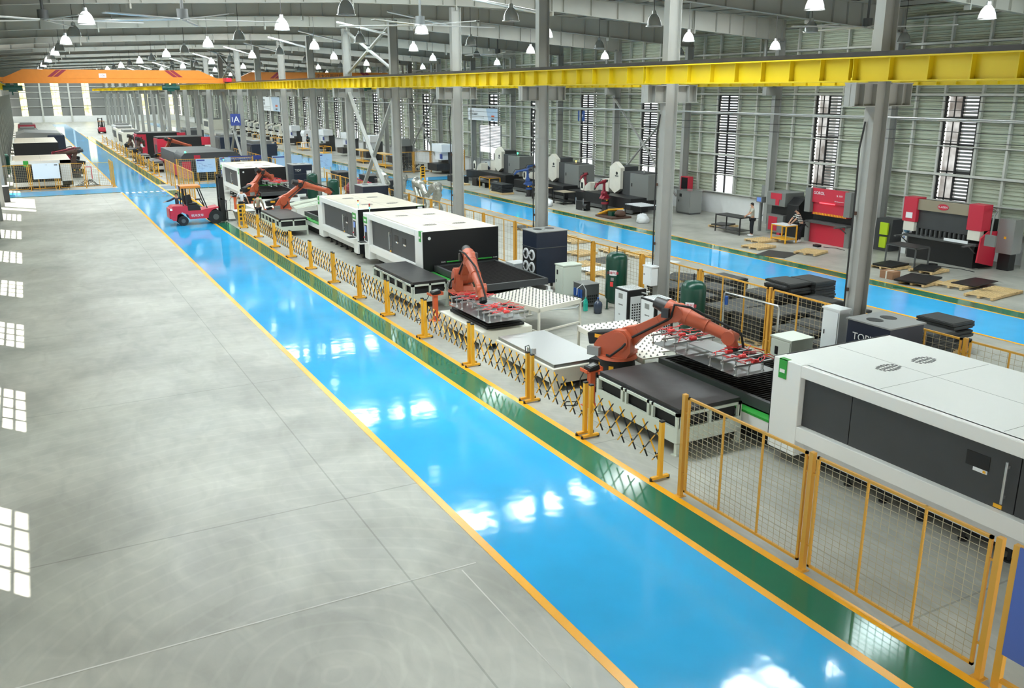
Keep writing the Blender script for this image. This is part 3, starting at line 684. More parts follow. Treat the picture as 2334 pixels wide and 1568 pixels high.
# ---------------------------------------------------------------- robots
def robot(name,label,x,y,yaw,J,body='kuka',ped=.45,sc=1.0,grip=None,sheet=None):
    """J: shoulder, elbow, wrist, flange as (r,z) in the arm's plane"""
    yw=math.radians(yaw); t=thing(name,label,'robot',(x,y,0),yw); (sr,sz),(er,ez),(wr_,wz),(fr,fz)=J
    b=MB().m('dsteel'); b.cyl((0,0,0),(0,0,ped-.12),.38*sc,n=20); b.box(-.5*sc,-.42*sc,0,.5*sc,.42*sc,.04); b.m(body).cyl((0,0,ped-.12),(0,0,ped+.02),.47*sc,.45*sc,n=24); b.build('pedestal',None,t)
    b=MB().m('rubber'); b.cyl((0,0,ped+.02),(0,0,ped+.34*sc),.46*sc,.42*sc,n=24); b.box(-.7*sc,-.16*sc,ped-.25*sc,-.4*sc,.16*sc,ped+.2*sc); bo=b.build('rotation_ring',None,t)
    for a in (-2.4,-1.4,2.2,1.2):
        p=MB().m('yellow'); p.box(.445*sc,-.06,ped+.1,.455*sc,.06,ped+.2); po=p.build('warning_plate',None,bo); po.rotation_euler=(0,0,a)
    z0=ped+.34*sc
    c=MB().m(body); c.cyl((0,0,z0),(0,0,z0+.07),.5*sc,.46*sc,n=24)
    P=[(-.42,z0+.07),(.4,z0+.07),(sr+.3*sc,sz-.25*sc),(sr+.3*sc,sz+.1*sc),(sr+.12*sc,sz+.28*sc),(sr-.15*sc,sz+.26*sc),(-.35*sc,sz+.05),(-.5*sc,z0+.3*sc)]
    c.prism(P,'y',-.3*sc,-.06*sc); c.prism(P[:2]+[(sr+.2*sc,sz-.3*sc),(-.3*sc,sz-.2*sc),(-.5*sc,z0+.25*sc)],'y',-.06*sc,.3*sc)
    c.cyl((sr,-.34*sc,sz),(sr,.3*sc,sz),.24*sc,n=20); c.build('turret',None,t,bevel=.02)
    k=MB().m('rubber'); d=Vector((-.9,0,.35)).normalized()
    k.bar((sr-.12*sc,.0,sz+.06*sc),(sr-.95*sc,.0,sz-.1*sc),.34*sc,.3*sc); k.build('balancer',None,t,bevel=.03)
    p=MB().m('yellow'); p.box(sr-.75*sc,-.18*sc,sz-.04,sr-.5*sc,-.172*sc,sz+.05); p.build('warning_plate',None,t)
    p=MB().m('lampoff'); p.box(-.62*sc,-.3*sc,z0+.05,-.3*sc,-.42*sc,z0+.26); p.build('connector_box',None,t)
    S_=Vector((sr,0,sz)); E=Vector((er,0,ez)); W=Vector((wr_,0,wz)); F=Vector((fr,0,fz))
    dv=(E-S_).normalized(); up=Vector((-dv.z,0,dv.x))
    a=MB().m(body); yo=-.2*sc if True else 0
    L=(E-S_).length
    prof=[(0,.27),(.14,.25),(.3,.17),(.7,.14),(.9,.17),(1,.19)]
    for (q0,r0),(q1,r1) in zip(prof,prof[1:]):
        A=S_+dv*L*q0; B=S_+dv*L*q1
        vs=[]
        for Pp,rr in ((A,r0*sc),(B,r1*sc)):
            for sy,sz_ in ((-.12,-1),(-.12,1),(-.07,1.0),(.07,1),(.12,1),(.12,-1)): vs.append((Pp.x+up.x*rr*sz_,sy*sc-.02,Pp.z+up.z*rr*sz_))
        a._add(vs,[(i,(i+1)%6,6+(i+1)%6,6+i) for i in range(6)]+[tuple(range(6)),tuple(range(6,12))])
    a.cyl((sr,-.17*sc,sz),(sr,.15*sc,sz),.27*sc,n=20); a.cyl((er,-.2*sc,ez),(er,.16*sc,ez),.2*sc,n=20); a.cyl((sr,-.19*sc,sz),(sr,-.17*sc,sz),.09*sc,n=12); a.build('upper_arm',None,t,bevel=.015)
    fv=(W-E).normalized(); fu=Vector((-fv.z,0,fv.x)); FL=(W-E).length
    r=MB().m(body); r.cyl(E-fv*.28*sc,E+fv*.3*sc,.21*sc,.2*sc,n=16); r.cyl(E+fv*.3*sc,E+fv*FL*.55,.19*sc,.15*sc,n=18); r.cyl(E+fv*FL*.55,E+fv*FL*.57,.17*sc,n=18); r.cyl(E+fv*FL*.57,W,.145*sc,.125*sc,n=18)
    r.build('forearm',None,t)
    k=MB().m('dsteel'); k.cyl(E-fv*.6*sc,E-fv*.25*sc,.14*sc,.17*sc,n=12); k.box(er-.28*sc,-.3*sc,ez-.1*sc,er-.1*sc,.3*sc,ez+.12*sc); k.build('wrist_motors',None,t)
    r=MB().m(body); r.cyl((W.x,-.15*sc,W.z),(W.x,.15*sc,W.z),.16*sc,n=18); r.bar(W-fv*.1,W+(F-W)*.2,.24*sc,.26*sc); r.cyl(W,F+(W-F)*.25,.14*sc,.13*sc,n=16); r.m('black').cyl(F+(W-F)*.25,F,.12*sc,n=14); r.build('wrist',None,t)
    h=MB().m('rubber'); n0=-.24*sc
    h.tube([(-.1*sc,n0*1.5,z0+.1),(sr-.15*sc,n0*1.9,z0+.12),(sr+.15*sc,n0*1.8,sz-.1)]+[tuple(S_+dv*L*q+up*(-.05)*sc+Vector((0,n0*.75,0))) for q in (.15,.35,.55,.75,.92)]+[(er+.05,n0*1.3,ez+.25*sc),(er+.3*sc*fv.x+.1,n0*.9,ez+.22*sc)]+[tuple(E+fv*FL*q+fu*.22*sc) for q in (.5,.8)]+[(W.x+.25*sc,0,W.z+.12),(F.x+.2*sc,.05,F.z+.1)],.03*sc,n=7)
    h.build('cable_hose',None,t)
    if grip:
        gx,gy,gl,gw,gz=grip   # world-aligned frame centre offset (from robot), length in Y, width in X, height
        g=MB().m('alu'); n=8
        for i in range(n):
            yy=-gl/2+gl*i/(n-1)
            if i in (3,4): continue
            g.box(-gw/2,yy-.02,0,gw/2,yy+.02,.04)
            for xx in (-gw/2+.06,-gw/6,gw/6,gw/2-.06): g.cyl((xx,yy,-.15),(xx,yy,.06),.013,n=6); g.cyl((xx,yy,-.19),(xx,yy,-.15),.04,.02,n=10)
        for xx in (-.22,.22): g.box(xx-.03,-gl/2,-.02,xx+.03,gl/2,.0)
        go=g.build('gripper_frame',None,t); go.rotation_euler=(0,0,-yw); c_,s_=math.cos(-yw),math.sin(-yw); go.location=(c_*gx-s_*gy,s_*gx+c_*gy,gz)
        q=MB().m('lampoff'); q.box(-.3,-.55,.0,.3,.45,.03); q.build('tool_plate',None,go)
        q=MB().m('pink'); rnd=random.Random(int(x*100+y))
        for i in range(n):
            if i in (3,4): continue
            yy=-gl/2+gl*i/(n-1)
            for rep in (0,1):
                pts=[]; 
                for j in range(9): pts.append((-gw/2+.08+gw*.88*j/8,yy+rnd.uniform(-.14,.14),.06+rnd.uniform(0,.12)))
                q.tube(pts,.011,n=5)
            q.tube([(-.12,yy,.06),(.05,yy,.06)],.045,n=6)
        q.build('vacuum_hoses',None,go)
    return t
R4=robot('industrial_robot','orange robot arm reaching out over the nearest shuttle table',12.15,17.15,-63.5,[(.2,1.37),(1.55,2.22),(2.86,1.83),(2.96,1.52)],grip=(1.15,-2.1,2.9,1.25,1.49),ped=.55)
R1=robot('industrial_robot','orange robot arm bent down towards the black rubber pallet',12.15,26.1,-104.4,[(.12,1.32),(1.25,2.12),(3.0,1.5),(3.3,1.16)],grip=(-.65,-3.1,2.6,1.25,1.05))
R3=robot('industrial_robot','orange robot arm in front of the tilted tray, its hand hidden by a white machine',12.3,50.2,5,[(0.0,1.25),(1.19,2.11),(2.66,1.66),(2.95,1.45)])
R0=robot('industrial_robot','orange robot arm holding a pink gripper beside the forklift mast',12.3,58.0,42.5,[(.08,1.3),(1.2,2.16),(2.2,1.78),(2.3,1.5)],grip=(1.9,1.6,2.4,1.2,1.42))
def sheet(label,x0,y0,x1,y1,z,mt='steel'):
    m=MB().m(mt); m.box(x0,y0,z,x1,y1,z+.004); return tag(m.build('steel_sheet'),label,'steel sheet')
sheet('thin steel sheet held by the gripper of the reaching robot',12.72,13.5,13.82,16.55,1.295)
sheet('thin clear-looking steel sheet held by the gripper over the rubber pallet',10.85,21.65,12.05,24.35,.855)

def pendant(label,x,y,rz=0):
    t=thing('pendant_stand',label,'stand',(x,y,0),rz)
    p=MB().m('orange'); p.box(-.07,-.07,.02,.07,.07,.85); p.box(-.2,-.14,0,.14,.14,.02); p.build('post',None,t)
    p=MB().m('orange'); p.box(-.22,-.14,.85,.24,.16,.87); p.box(-.22,-.14,.87,-.2,.16,.93); p.box(.22,-.14,.87,.24,.16,.95); p.build('tray',None,t)
    d=MB().m('black'); d.prism([(-.14,.88),(.16,.9),(.14,1.02),(-.12,.96)],'y',-.12,.14); q=d.build('teach_pendant',None,t,bevel=.01)
    d=MB().m('steel'); d.bar((-.07,0.0,.983),(.09,0.0,1.012),.15,.004,up=(0,0,1)); d.build('display',None,q)
    c=MB().m('rubber'); c.tube([(-.2,0,.88),(-.3,.02,.7),(-.28,.02,.3),(-.35,.05,.04),(-.6,.25,.015),(-.4,.45,.015),(-.15,.3,.015),(-.4,.1,.015)],.012,n=6); c.build('cable',None,t)
pendant('orange pendant stand beside the low table of steel sheets',11.0,16.55)
pendant('orange pendant stand beside the table with the rubber pallet',11.0,25.75)
pendant('orange pendant stand behind the person in the white shirt',11.0,57.0)
pendant('orange pendant stand beside the third robot',11.4,49.75)
# ================================================================ BARRIERS AND FENCES
def barrier(y0,y1,label,single=False,x=9.87,w=0.035,both=True,nd=None):
    """expandable barrier between two posts along Y"""
    t=thing('expandable_barrier',label,'barrier',(x,y0,0),0,'folding barriers along the near walkway' ); L=y1-y0
    for yy in (0.05,L-.05):
        p=MB().m('yellow'); p.box(-.04,yy-.04,.07,.04,yy+.04,1.18); po=p.build('post',None,t)
        c=MB().m('black'); c.box(-.043,yy-.043,1.18,.043,yy+.043,1.21); c.build('post_cap',None,po)
        f=MB().m('yellow'); f.box(-.2,yy-.035,.03,.2,yy+.035,.08)
        f.build('foot',None,po)
        for sx in (-1,1):
            k=MB().m('black'); k.cyl((sx*.2,yy,.0),(sx*.2,yy,.06),.035,n=8); k.build('caster',None,po)
    n=nd or max(4,round(L/.41)); a=.09; st=(L-.2)/n
    A=MB(); 
    def seg(p,q):
        p=Vector(p);q=Vector(q); K=4
        for i in range(K):
            A.m('yellow' if i%2 else 'black'); A.bar(p+(q-p)*i/K,p+(q-p)*(i+1)/K,.012,.03,up=(1,0,0))
    z0,z1=.32,1.04; sp=st*1.5
    def clipseg(ya,yb,za,zb,xo):
        # keep the rod inside the span between the posts
        lo,hi=a,a+n*st
        def at(y): return za+(zb-za)*(y-ya)/(yb-ya)
        y0_,y1_=(ya,yb) if ya<yb else (yb,ya)
        p,q=max(lo,y0_),min(hi,y1_)
        if q-p>.05: seg((xo,p,at(p)),(xo,q,at(q)))
    for i in range(-2,n+1):
        ya=a+i*st; clipseg(ya,ya+sp,z1,z0,-.012); clipseg(ya,ya+sp,z0,z1,.012)
    l=A.build('lattice',None,t); return t
BY=[12.3,14.95,17.5,20.75,24.0,27.15,30.0,33.05,36.25,39.4,42.4,45.8,49.4]
bl=['nearest folding barrier, its single end post beside the mesh fence','folding barrier in front of the table with the shiny steel stack','folding barrier in front of the low cream table, third from the near fence','folding barrier in front of the rubber pallet table','folding barrier in front of the first orange robot','folding barrier in front of the slotted table behind the first robot','folding barrier in front of the big white machine, near half','folding barrier in front of the big white machine, far half','folding barrier in front of the gap between two white machines','folding barrier in front of the second white machine','folding barrier in front of the slotted table of the third robot','folding barrier nearest the people beside the forklift']
for a,b,l in zip(BY,BY[1:],bl): barrier(a+.06,b-.06,'yellow-black '+l)
# stood-up barrier of yellow frames near the men
def folded(label,x,y,h=1.25):
    t=thing('folded_barrier',label,'barrier',(x,y,0))
    for s in (-1,1):
        p=MB().m('yellow'); p.box(s*.17-.04,-.05,.05,s*.17+.04,.05,h); p.box(s*.17-.05,-.25,0,s*.17+.05,.25,.06); p.build('post',None,t)
    p=MB().m('yellow'); q=MB().m('black')
    for i in range(5):
        z=.3+i*.22; p.box(-.13,-.02,z,.13,.02,z+.07); q.box(-.13,-.03,z+.07,.13,.03,z+.2)
    p.build('rungs',None,t); q.build('gap_panels',None,t)
folded('yellow folded barrier with black gaps standing beside the man in the white shirt',9.95,50.0)
folded('yellow folded barrier with black gaps at the cross aisle of the far bay',28.5,68.6,1.15)

def mesh_panel(mb,axis,a,b,z0,z1,fix,pitch,frame=.04,mids=2,wire=.005,fm='fence',wm='fence'):
    """panel from a to b along axis at fixed other coordinate"""
    def B(u0,u1,za,zb,d):
        if axis=='y': mb.box(fix-d,u0,za,fix+d,u1,zb)
        else: mb.box(u0,fix-d,za,u1,fix+d,zb)
    mb.m(fm)
    B(a,a+frame,z0,z1,.02); B(b-frame,b,z0,z1,.02); B(a,b,z0,z0+frame,.02); B(a,b,z1-frame,z1,.02)
    for i in range(mids): c=a+(b-a)*(i+1)/(mids+1); B(c-.015,c+.015,z0,z1,.015)
def wires(a,b,z0,z1,axis,fix,pitch,r):
    w=MB().m('fwire'); pv,ph=pitch
    n=int((b-a)/pv)
    for i in range(1,n):
        u=a+(b-a)*i/n
        if axis=='y': w.box(fix-r,u-r,z0,fix+r,u+r,z1)
        else: w.box(u-r,fix-r,z0,u+r,fix+r,z1)
    n=int((z1-z0)/ph)
    for i in range(1,n):
        z=z0+(z1-z0)*i/n
        if axis=='y': w.box(fix-r,a,z-r,fix+r,b,z+r)
        else: w.box(a,fix-r,z-r,b,fix+r,z+r)
    return w
mat('fwire',(176,164,134),.5)
def fence(axis,start,end,fix,label,n,h=1.98,pitch=(.13,.085),r=.0028,mids=2,post=.04,gapless=False,endpost=True,group=None,z0=.12,fn='mesh_fence'):
    t=thing(fn,label,'fence',(0,0,0),0,group)
    # root at the first post
    L=(end-start)/n
    base=(fix,start,0) if axis=='y' else (start,fix,0); t.location=base
    for i in range(n+1 if endpost else n):
        u=i*L; p=MB().m('fence')
        if axis=='y': p.box(-post,u-post,0,post,u+post,h); p.box(-.08,u-.08,0,.08,u+.08,.01)
        else: p.box(u-post,-post,0,u+post,post,h); p.box(u-.08,-.08,0,u+.08,.08,.01)
        p.build('post',None,t)
    for i in range(n):
        a=i*L+.1; b=(i+1)*L-.1; p=MB(); mesh_panel(p,axis,a,b,z0,h-.03,0,None,mids=mids); po=p.build('panel_frame',None,t)
        wires(a+.03,b-.03,z0+.03,h-.06,axis,0,pitch,r).build('wire_mesh',None,po)
        k=MB().m('fence')
        for zz in (.45,h-.35):
            for u0,u1 in ((i*L,a+.02),(b-.02,(i+1)*L)):
                if axis=='y': k.box(-.01,u0,zz,.01,u1,zz+.03)
                else: k.box(u0,-.01,zz,u1,.01,zz+.03)
        k.build('clamps',None,po)
    return t
fence('y',5.68,11.66,9.77,'yellow mesh safety fence with two panels in the right foreground',2)
t=thing('sign_board','blue board with white line pattern on a yellow frame at the lower right edge','board',(9.77,3.3,0))
m=MB().m('fence'); m.box(-.04,2.1,0,.04,2.2,1.98); m.box(-.03,0,.12,.03,2.1,.17); m.build('post',None,t)
m=MB().m('signlight'); m.box(-.045,0,.52,-.02,2.12,1.98); q=m.build('panel',None,t)
m=MB().m('boardw')
for rr in (.32,.22,.1):
    pts=[(-.05,1.5+rr*math.cos(a)*1.2,1.15+rr*math.sin(a)*1.6) for a in [2*PI*i/6+.2 for i in range(7)]]; m.tube(pts,.006,n=5)
m.build('line_pattern',None,q)
for lab,a,n in (('yellow mesh fence behind the nearest machines',5.75,4),('yellow mesh fence behind the air dryers and the green tanks',17.55,4),('yellow mesh fence behind the two big white machines',29.35,5),('yellow mesh fence behind the third robot',44.1,5)):
    fence('y',a,a+2.95*n,17.5,lab,n,pitch=(.16,.12) if a<29 else (.25,.25),r=.003,endpost=(a>44))

# ================================================================ EQUIPMENT BEHIND THE MACHINES
def dust(label,x,y,w,d,h,brand=None,fans=True):
    t=thing('dust_collector',label,'dust collector',(x,y,0))
    b=MB().m('navy'); b.box(0,0,.35,w,d,h); b.build('cabinet',None,t,bevel=.01)
    b=MB().m('grey'); b.box(-.03,-.03,h,w+.03,d+.03,h+.03); b.build('roof_plate',None,t)
    for q in (.3,.7):
        o=MB().m('black'); oval(o,w*q,d*.6,h+.03,.16,.2); o.build('outlet',None,t)
    s=MB().m('dgrey'); s.box(-.012,-.012,h*.74,w+.012,d+.012,h*.74+.02); s.build('seam_strip',None,t)
    if fans:
        k=MB().m('black'); k.box(-.02,.03,.42,0,d-.05,h*.72); k.build('fan_plate',None,t)
        for i in (0,1):
            for j in (0,1):
                yy=d*.27+i*d*.42; zz=.95+j*.46
                f=MB().m('boardw'); 
                f.cyl((-.05,yy,zz),(-.02,yy,zz),.2,n=20); fo=f.build('filter_lid',None,t)
                g=MB().m('grey'); g.cyl((-.055,yy,zz),(-.05,yy,zz),.14,n=16); g.build('lid_ring',None,fo)
                g=MB().m('black'); g.cyl((-.09,yy,zz),(-.05,yy,zz),.05,n=8); 
                for a in range(3): g.bar((-.07,yy,zz),(-.07,yy+.13*math.cos(a*2.1),zz+.13*math.sin(a*2.1)),.02,.05,up=(1,0,0))
                g.build('clamp_knob',None,fo)
    for xx in (.04,w-.12):
        for yy in (.04,d-.12):
            l=MB().m('black'); l.box(xx,yy,0,xx+.08,yy+.08,.36); l.build('leg',None,t)
    if brand: text(brand,.26,'white',t,(-.012,d*.5,h-.35) if fans is None else (w*.36,-.012,h-.32),RL if fans is None else RX)
    return t
dust('navy dust collector with four round white filter lids',15.78,27.5,1.3,1.05,2.25)
d2=dust('navy dust collector behind the nearest white machine, white letters on it',15.9,12.35,1.1,1.15,2.2,fans=False)
text('TOPIX',.24,'white',d2,(-.02,.62,1.85),RL)
dust('navy dust collector with a white sticker beside the second white machine',15.25,44.9,1.4,1.4,2.35,fans=False)
d3=dust('dark navy dust collector behind the farthest near-bay machine',15.9,61.2,1.3,1.6,2.3,fans=False)
text('TOP',.22,'white',d3,(.3,-.02,1.95),RX)
def cabinet(label,x,y,w,d,h,mt='lgreen',slope=True,z=0):
    t=thing('electrical_cabinet',label,'cabinet',(x,y,z))
    b=MB().m(mt); b.box(0,0,.08 if not z else 0,w,d,h-.04); b.build('body',None,t,bevel=.008)
    if not z: b=MB().m('dgrey'); b.box(.04,.04,0,w-.04,d-.04,.08); b.build('plinth',None,t)
    b=MB().m(mt); b.box(-.02,-.02,h-.04,w+.02,d+.02,h); b.build('lid',None,t)
    d_=MB().m(mt); d_.box(-.02,.03,.12 if not z else .04,0,d-.03,h-.08); do=d_.build('door',None,t)
    k=MB().m('black'); k.box(-.035,d*.78,h*.5,-.02,d*.82,h*.58); k.build('door_handle',None,do)
    if not z:
        k=MB().m('black'); k.box(-.026,d*.6,h*.72,-.02,d*.76,h*.85); k.build('window',None,do)
    return t
cabinet('pale green electrical cabinet beside the navy dust collector with round lids',15.98,25.95,.75,.55,1.3)
cabinet('pale green electrical cabinet behind the gripper of the reaching robot',15.15,14.4,.7,.65,1.55)
cabinet('small white electrical box fixed to the column above the air dryers',16.45,21.55,.25,.42,.62,'plastic',z=1.35)
cabinet('white electrical box on the column beside the lettered dust collector',16.2,14.0,.35,.5,1.3,'plastic',z=.95)
cabinet('white low cabinet beside the black end of the big white machine',16.0,29.6,.6,.7,.75,'plastic')
cabinet('white electrical box on a column beside two green tanks',16.35,59.05,.3,.5,.75,'plastic',z=1.3)
def tank(label,x,y,h=2.0,r=.36,plate=True):
    t=thing('air_tank',label,'tank',(x,y,0))
    b=MB().m('tank'); b.lathe([(.02,.2),(r*.7,.24),(r,.42),(r,h-.25),(r*.93,h-.13),(r*.7,h-.04),(r*.3,h),(.01,h+.01)],n=28); b.build('shell',None,t)
    for a in (.5,2.6,4.7):
        l=MB().m('tank'); l.cyl((math.cos(a)*r*.8,math.sin(a)*r*.8,0),(math.cos(a)*r*.8,math.sin(a)*r*.8,.4),.03,n=8); l.cyl((math.cos(a)*r*.8,math.sin(a)*r*.8,0),(math.cos(a)*r*.8,math.sin(a)*r*.8,.01),.07,n=8); l.build('leg',None,t)
    v=MB().m('black'); v.cyl((0,0,h),(0,0,h+.1),.02,n=6); v.cyl((0,0,h+.1),(0,0,h+.2),.03,.015,n=6); v.build('safety_valve',None,t)
    if plate:
        def patch(z0,z1,a0,a1,mt,nm):
            p=MB().m(mt); n=6; vs=[]
            for i in range(n+1):
                a=a0+(a1-a0)*i/n
                for z in (z0,z1): vs.append((math.cos(a)*(r+.006),math.sin(a)*(r+.006),z))
            p._add(vs,[(2*i,2*i+2,2*i+3,2*i+1) for i in range(n)]); return p.build(nm,None,t)
        a=math.radians(222); patch(h*.62,h*.71,a-.45,a+.25,'boardw','name_label'); patch(h*.53,h*.585,a-.3,a+.0,'grey','data_plate'); patch(h*.43,h*.51,a-.35,a-.05,'pink','warning_tag')
        text('少康气罐',.105,'red',t,(math.cos(a-.1)*(r+.03),math.sin(a-.1)*(r+.03),h*.665),(PI/2,0,a-.1+PI/2))
    return t
tank('dark green air tank behind the two black and white air dryers',17.0,24.2,1.98)
tank('dark green air tank behind the raised arm of the reaching robot',16.25,19.3,1.98)
tank('dark green air tank farther left of the pair beyond the second white machine',16.3,58.2,2.0,plate=False)
tank('dark green air tank right of the pair beyond the second white machine',16.3,53.6,2.0,plate=False)
def dryer(label,x,y):
    t=thing('air_dryer',label,'air dryer',(x,y,0)); w,d,h=.7,.72,1.2
    b=MB().m('black'); b.box(0,0,.04,w,d,h); b.build('casing',None,t,bevel=.01)
    b=MB().m('plastic'); b.box(-.015,.05,.08,0,d-.05,h-.05); fo=b.build('front_panel',None,t)
    k=MB().m('grey'); k.box(-.02,.26,h-.3,-.015,.48,h-.14); k.build('display',None,fo)
    text('AIRDRYER',.05,'dgrey',fo,(-.018,d/2,h-.5),RL); text('S/L',.07,'dgrey',fo,(-.018,d/2+.05,h-.82),RL)
    b=MB().m('plastic'); b.box(.05,.05,h,w-.05,d-.05,h+.012); b.build('top_grille',None,t)
    k=MB().m('dgrey')
    for i in range(8):
        for j in range(3): k.box(.12+i*.062,.12+j*.18,h+.012,.14+i*.062,.26+j*.18,h+.014)
    k.build('grille_slots',None,t)
    b=MB().m('plastic'); b.box(.1,-.015,.1,w-.12,0,h-.2); so=b.build('side_panel',None,t)
    k=MB().m('black')
    for i in range(5):
        for j in range(8): k.box(.15+i*.09,-.02,.12+j*.085,.2+i*.09,-.014,.17+j*.085)
    k.build('side_slots',None,so)
    p=MB().m('alu'); p.cyl((w,.3,h-.2),(w+.35,.3,h-.2),.03,n=8); p.cyl((.5,-.02,h-.1),(.5,-.3,h-.08),.025,n=8); p.build('air_pipe',None,t)
dryer('black and white air dryer right of the green tank, the farther of two',15.85,21.9)
dryer('black and white air dryer nearer the raised robot elbow, the nearer of two',15.72,20.35)
t=thing('refrigeration_chiller','grey boxy chiller with vented side beside the pale green cabinet','chiller',(16.15,24.85,0))
m=MB().m('dgrey'); m.box(0,0,.06,.6,.7,.78); m.build('casing',None,t,bevel=.01); m=MB().m('cap'); m.box(-.01,-.01,.78,.61,.71,.8); m.build('lid',None,t)
m=MB().m('black'); 
for i in range(6):
    for j in range(3): m.box(.08+i*.08,-.006,.15+j*.1,.13+i*.08,0,.22+j*.1)
m.build('vents',None,t)
m=MB().m('blue')
for i in range(4): m.cyl((-.06,.1+i*.14,.35),(-.06,.1+i*.14,.62),.04,n=10)
m.build('filters',None,t)
t=thing('filter_hose','white looped hose hanging beside the grey chiller','hose',(15.85,24.75,0)); m=MB().m('plastic'); m.tube([(.0,.1,.5),(-.05,.0,.75),(.1,-.1,.9),(.2,-.15,.7),(.18,-.2,.4),(.05,-.15,.3),(-.1,-.05,.1),(-.3,.2,.02),(-1.0,.4,.02)],.015,n=6); m.build('tube',None,t)
t=thing('spray_bottle','teal bottle standing on the floor beside the chiller','bottle',(15.95,24.45,0)); m=MB().m('teal'); m.box(-.07,-.05,0,.07,.05,.3); m.prism([(-.07,.3),(.07,.3),(.03,.42),(-.03,.42)],'y',-.04,.04); m.build('body',None,t,bevel=.02); m=MB().m('teal'); m.cyl((0,0,.42),(0,0,.48),.025,n=8); m.build('cap',None,t)
t=thing('water_jug','dark translucent water jug on the floor beside the green tank','jug',(16.15,24.0,0)); m=MB().m('jug'); m.lathe([(.02,0),(.14,.01),(.15,.3),(.12,.38),(.04,.44),(.03,.5)],n=18); m.build('body',None,t); m=MB().m('blue'); m.cyl((0,0,.5),(0,0,.54),.035,n=10); m.build('cap',None,t)
t=thing('air_pipe_stand','slim pale air pipe bending over beside the second green tank','pipe',(17.15,19.0,0)); m=MB().m('alu'); m.tube([(0,0,.0),(0,0,1.55),(0,-.05,1.6),(.1,-2.0,1.6),(.1,-2.05,1.55),(.1,-2.05,.9)],.025,n=8); m.build('tube',None,t); m=MB().m('blue'); m.cyl((0,-.1,1.25),(0,-.1,1.5),.05,n=10); m.build('filter',None,t)

# black cables running down the first columns
for k,(l,z0) in enumerate((('nearest the right edge',1.6),('beside the small electrical box',1.95),('behind the navy dust collector',.3),('behind the second white machine',.3))):
    y=14.22+7.5*k; m=MB().m('black'); m.tube([(.02,.06,6.5),(-.05,.09,5.9),(-.02,.09,5.0),(-.04,.08,3.6),(-.02,.09,2.4),(-.02,.08,z0)],.022,n=6)
    m.m('brown'); [m.box(-.02,.04,z,.03,.12,z+.08) for z in (4.4,2.6)]
    tag(m.build('power_cable',None,loc=(16.69,y,0)),'black cable running down the steel column '+l,'cable')
s=MB(); s.quad((-2,11.28,.003),(5.4,11.28,.003),(5.4,11.31,.003),(-2,11.31,.003)); s.quad((5.1,7.2,.003),(5.12,7.2,.003),(5.12,11.2,.003),(5.1,11.2,.003)); struct(s,'trim_13','stripe','pale straight scratches in the concrete')
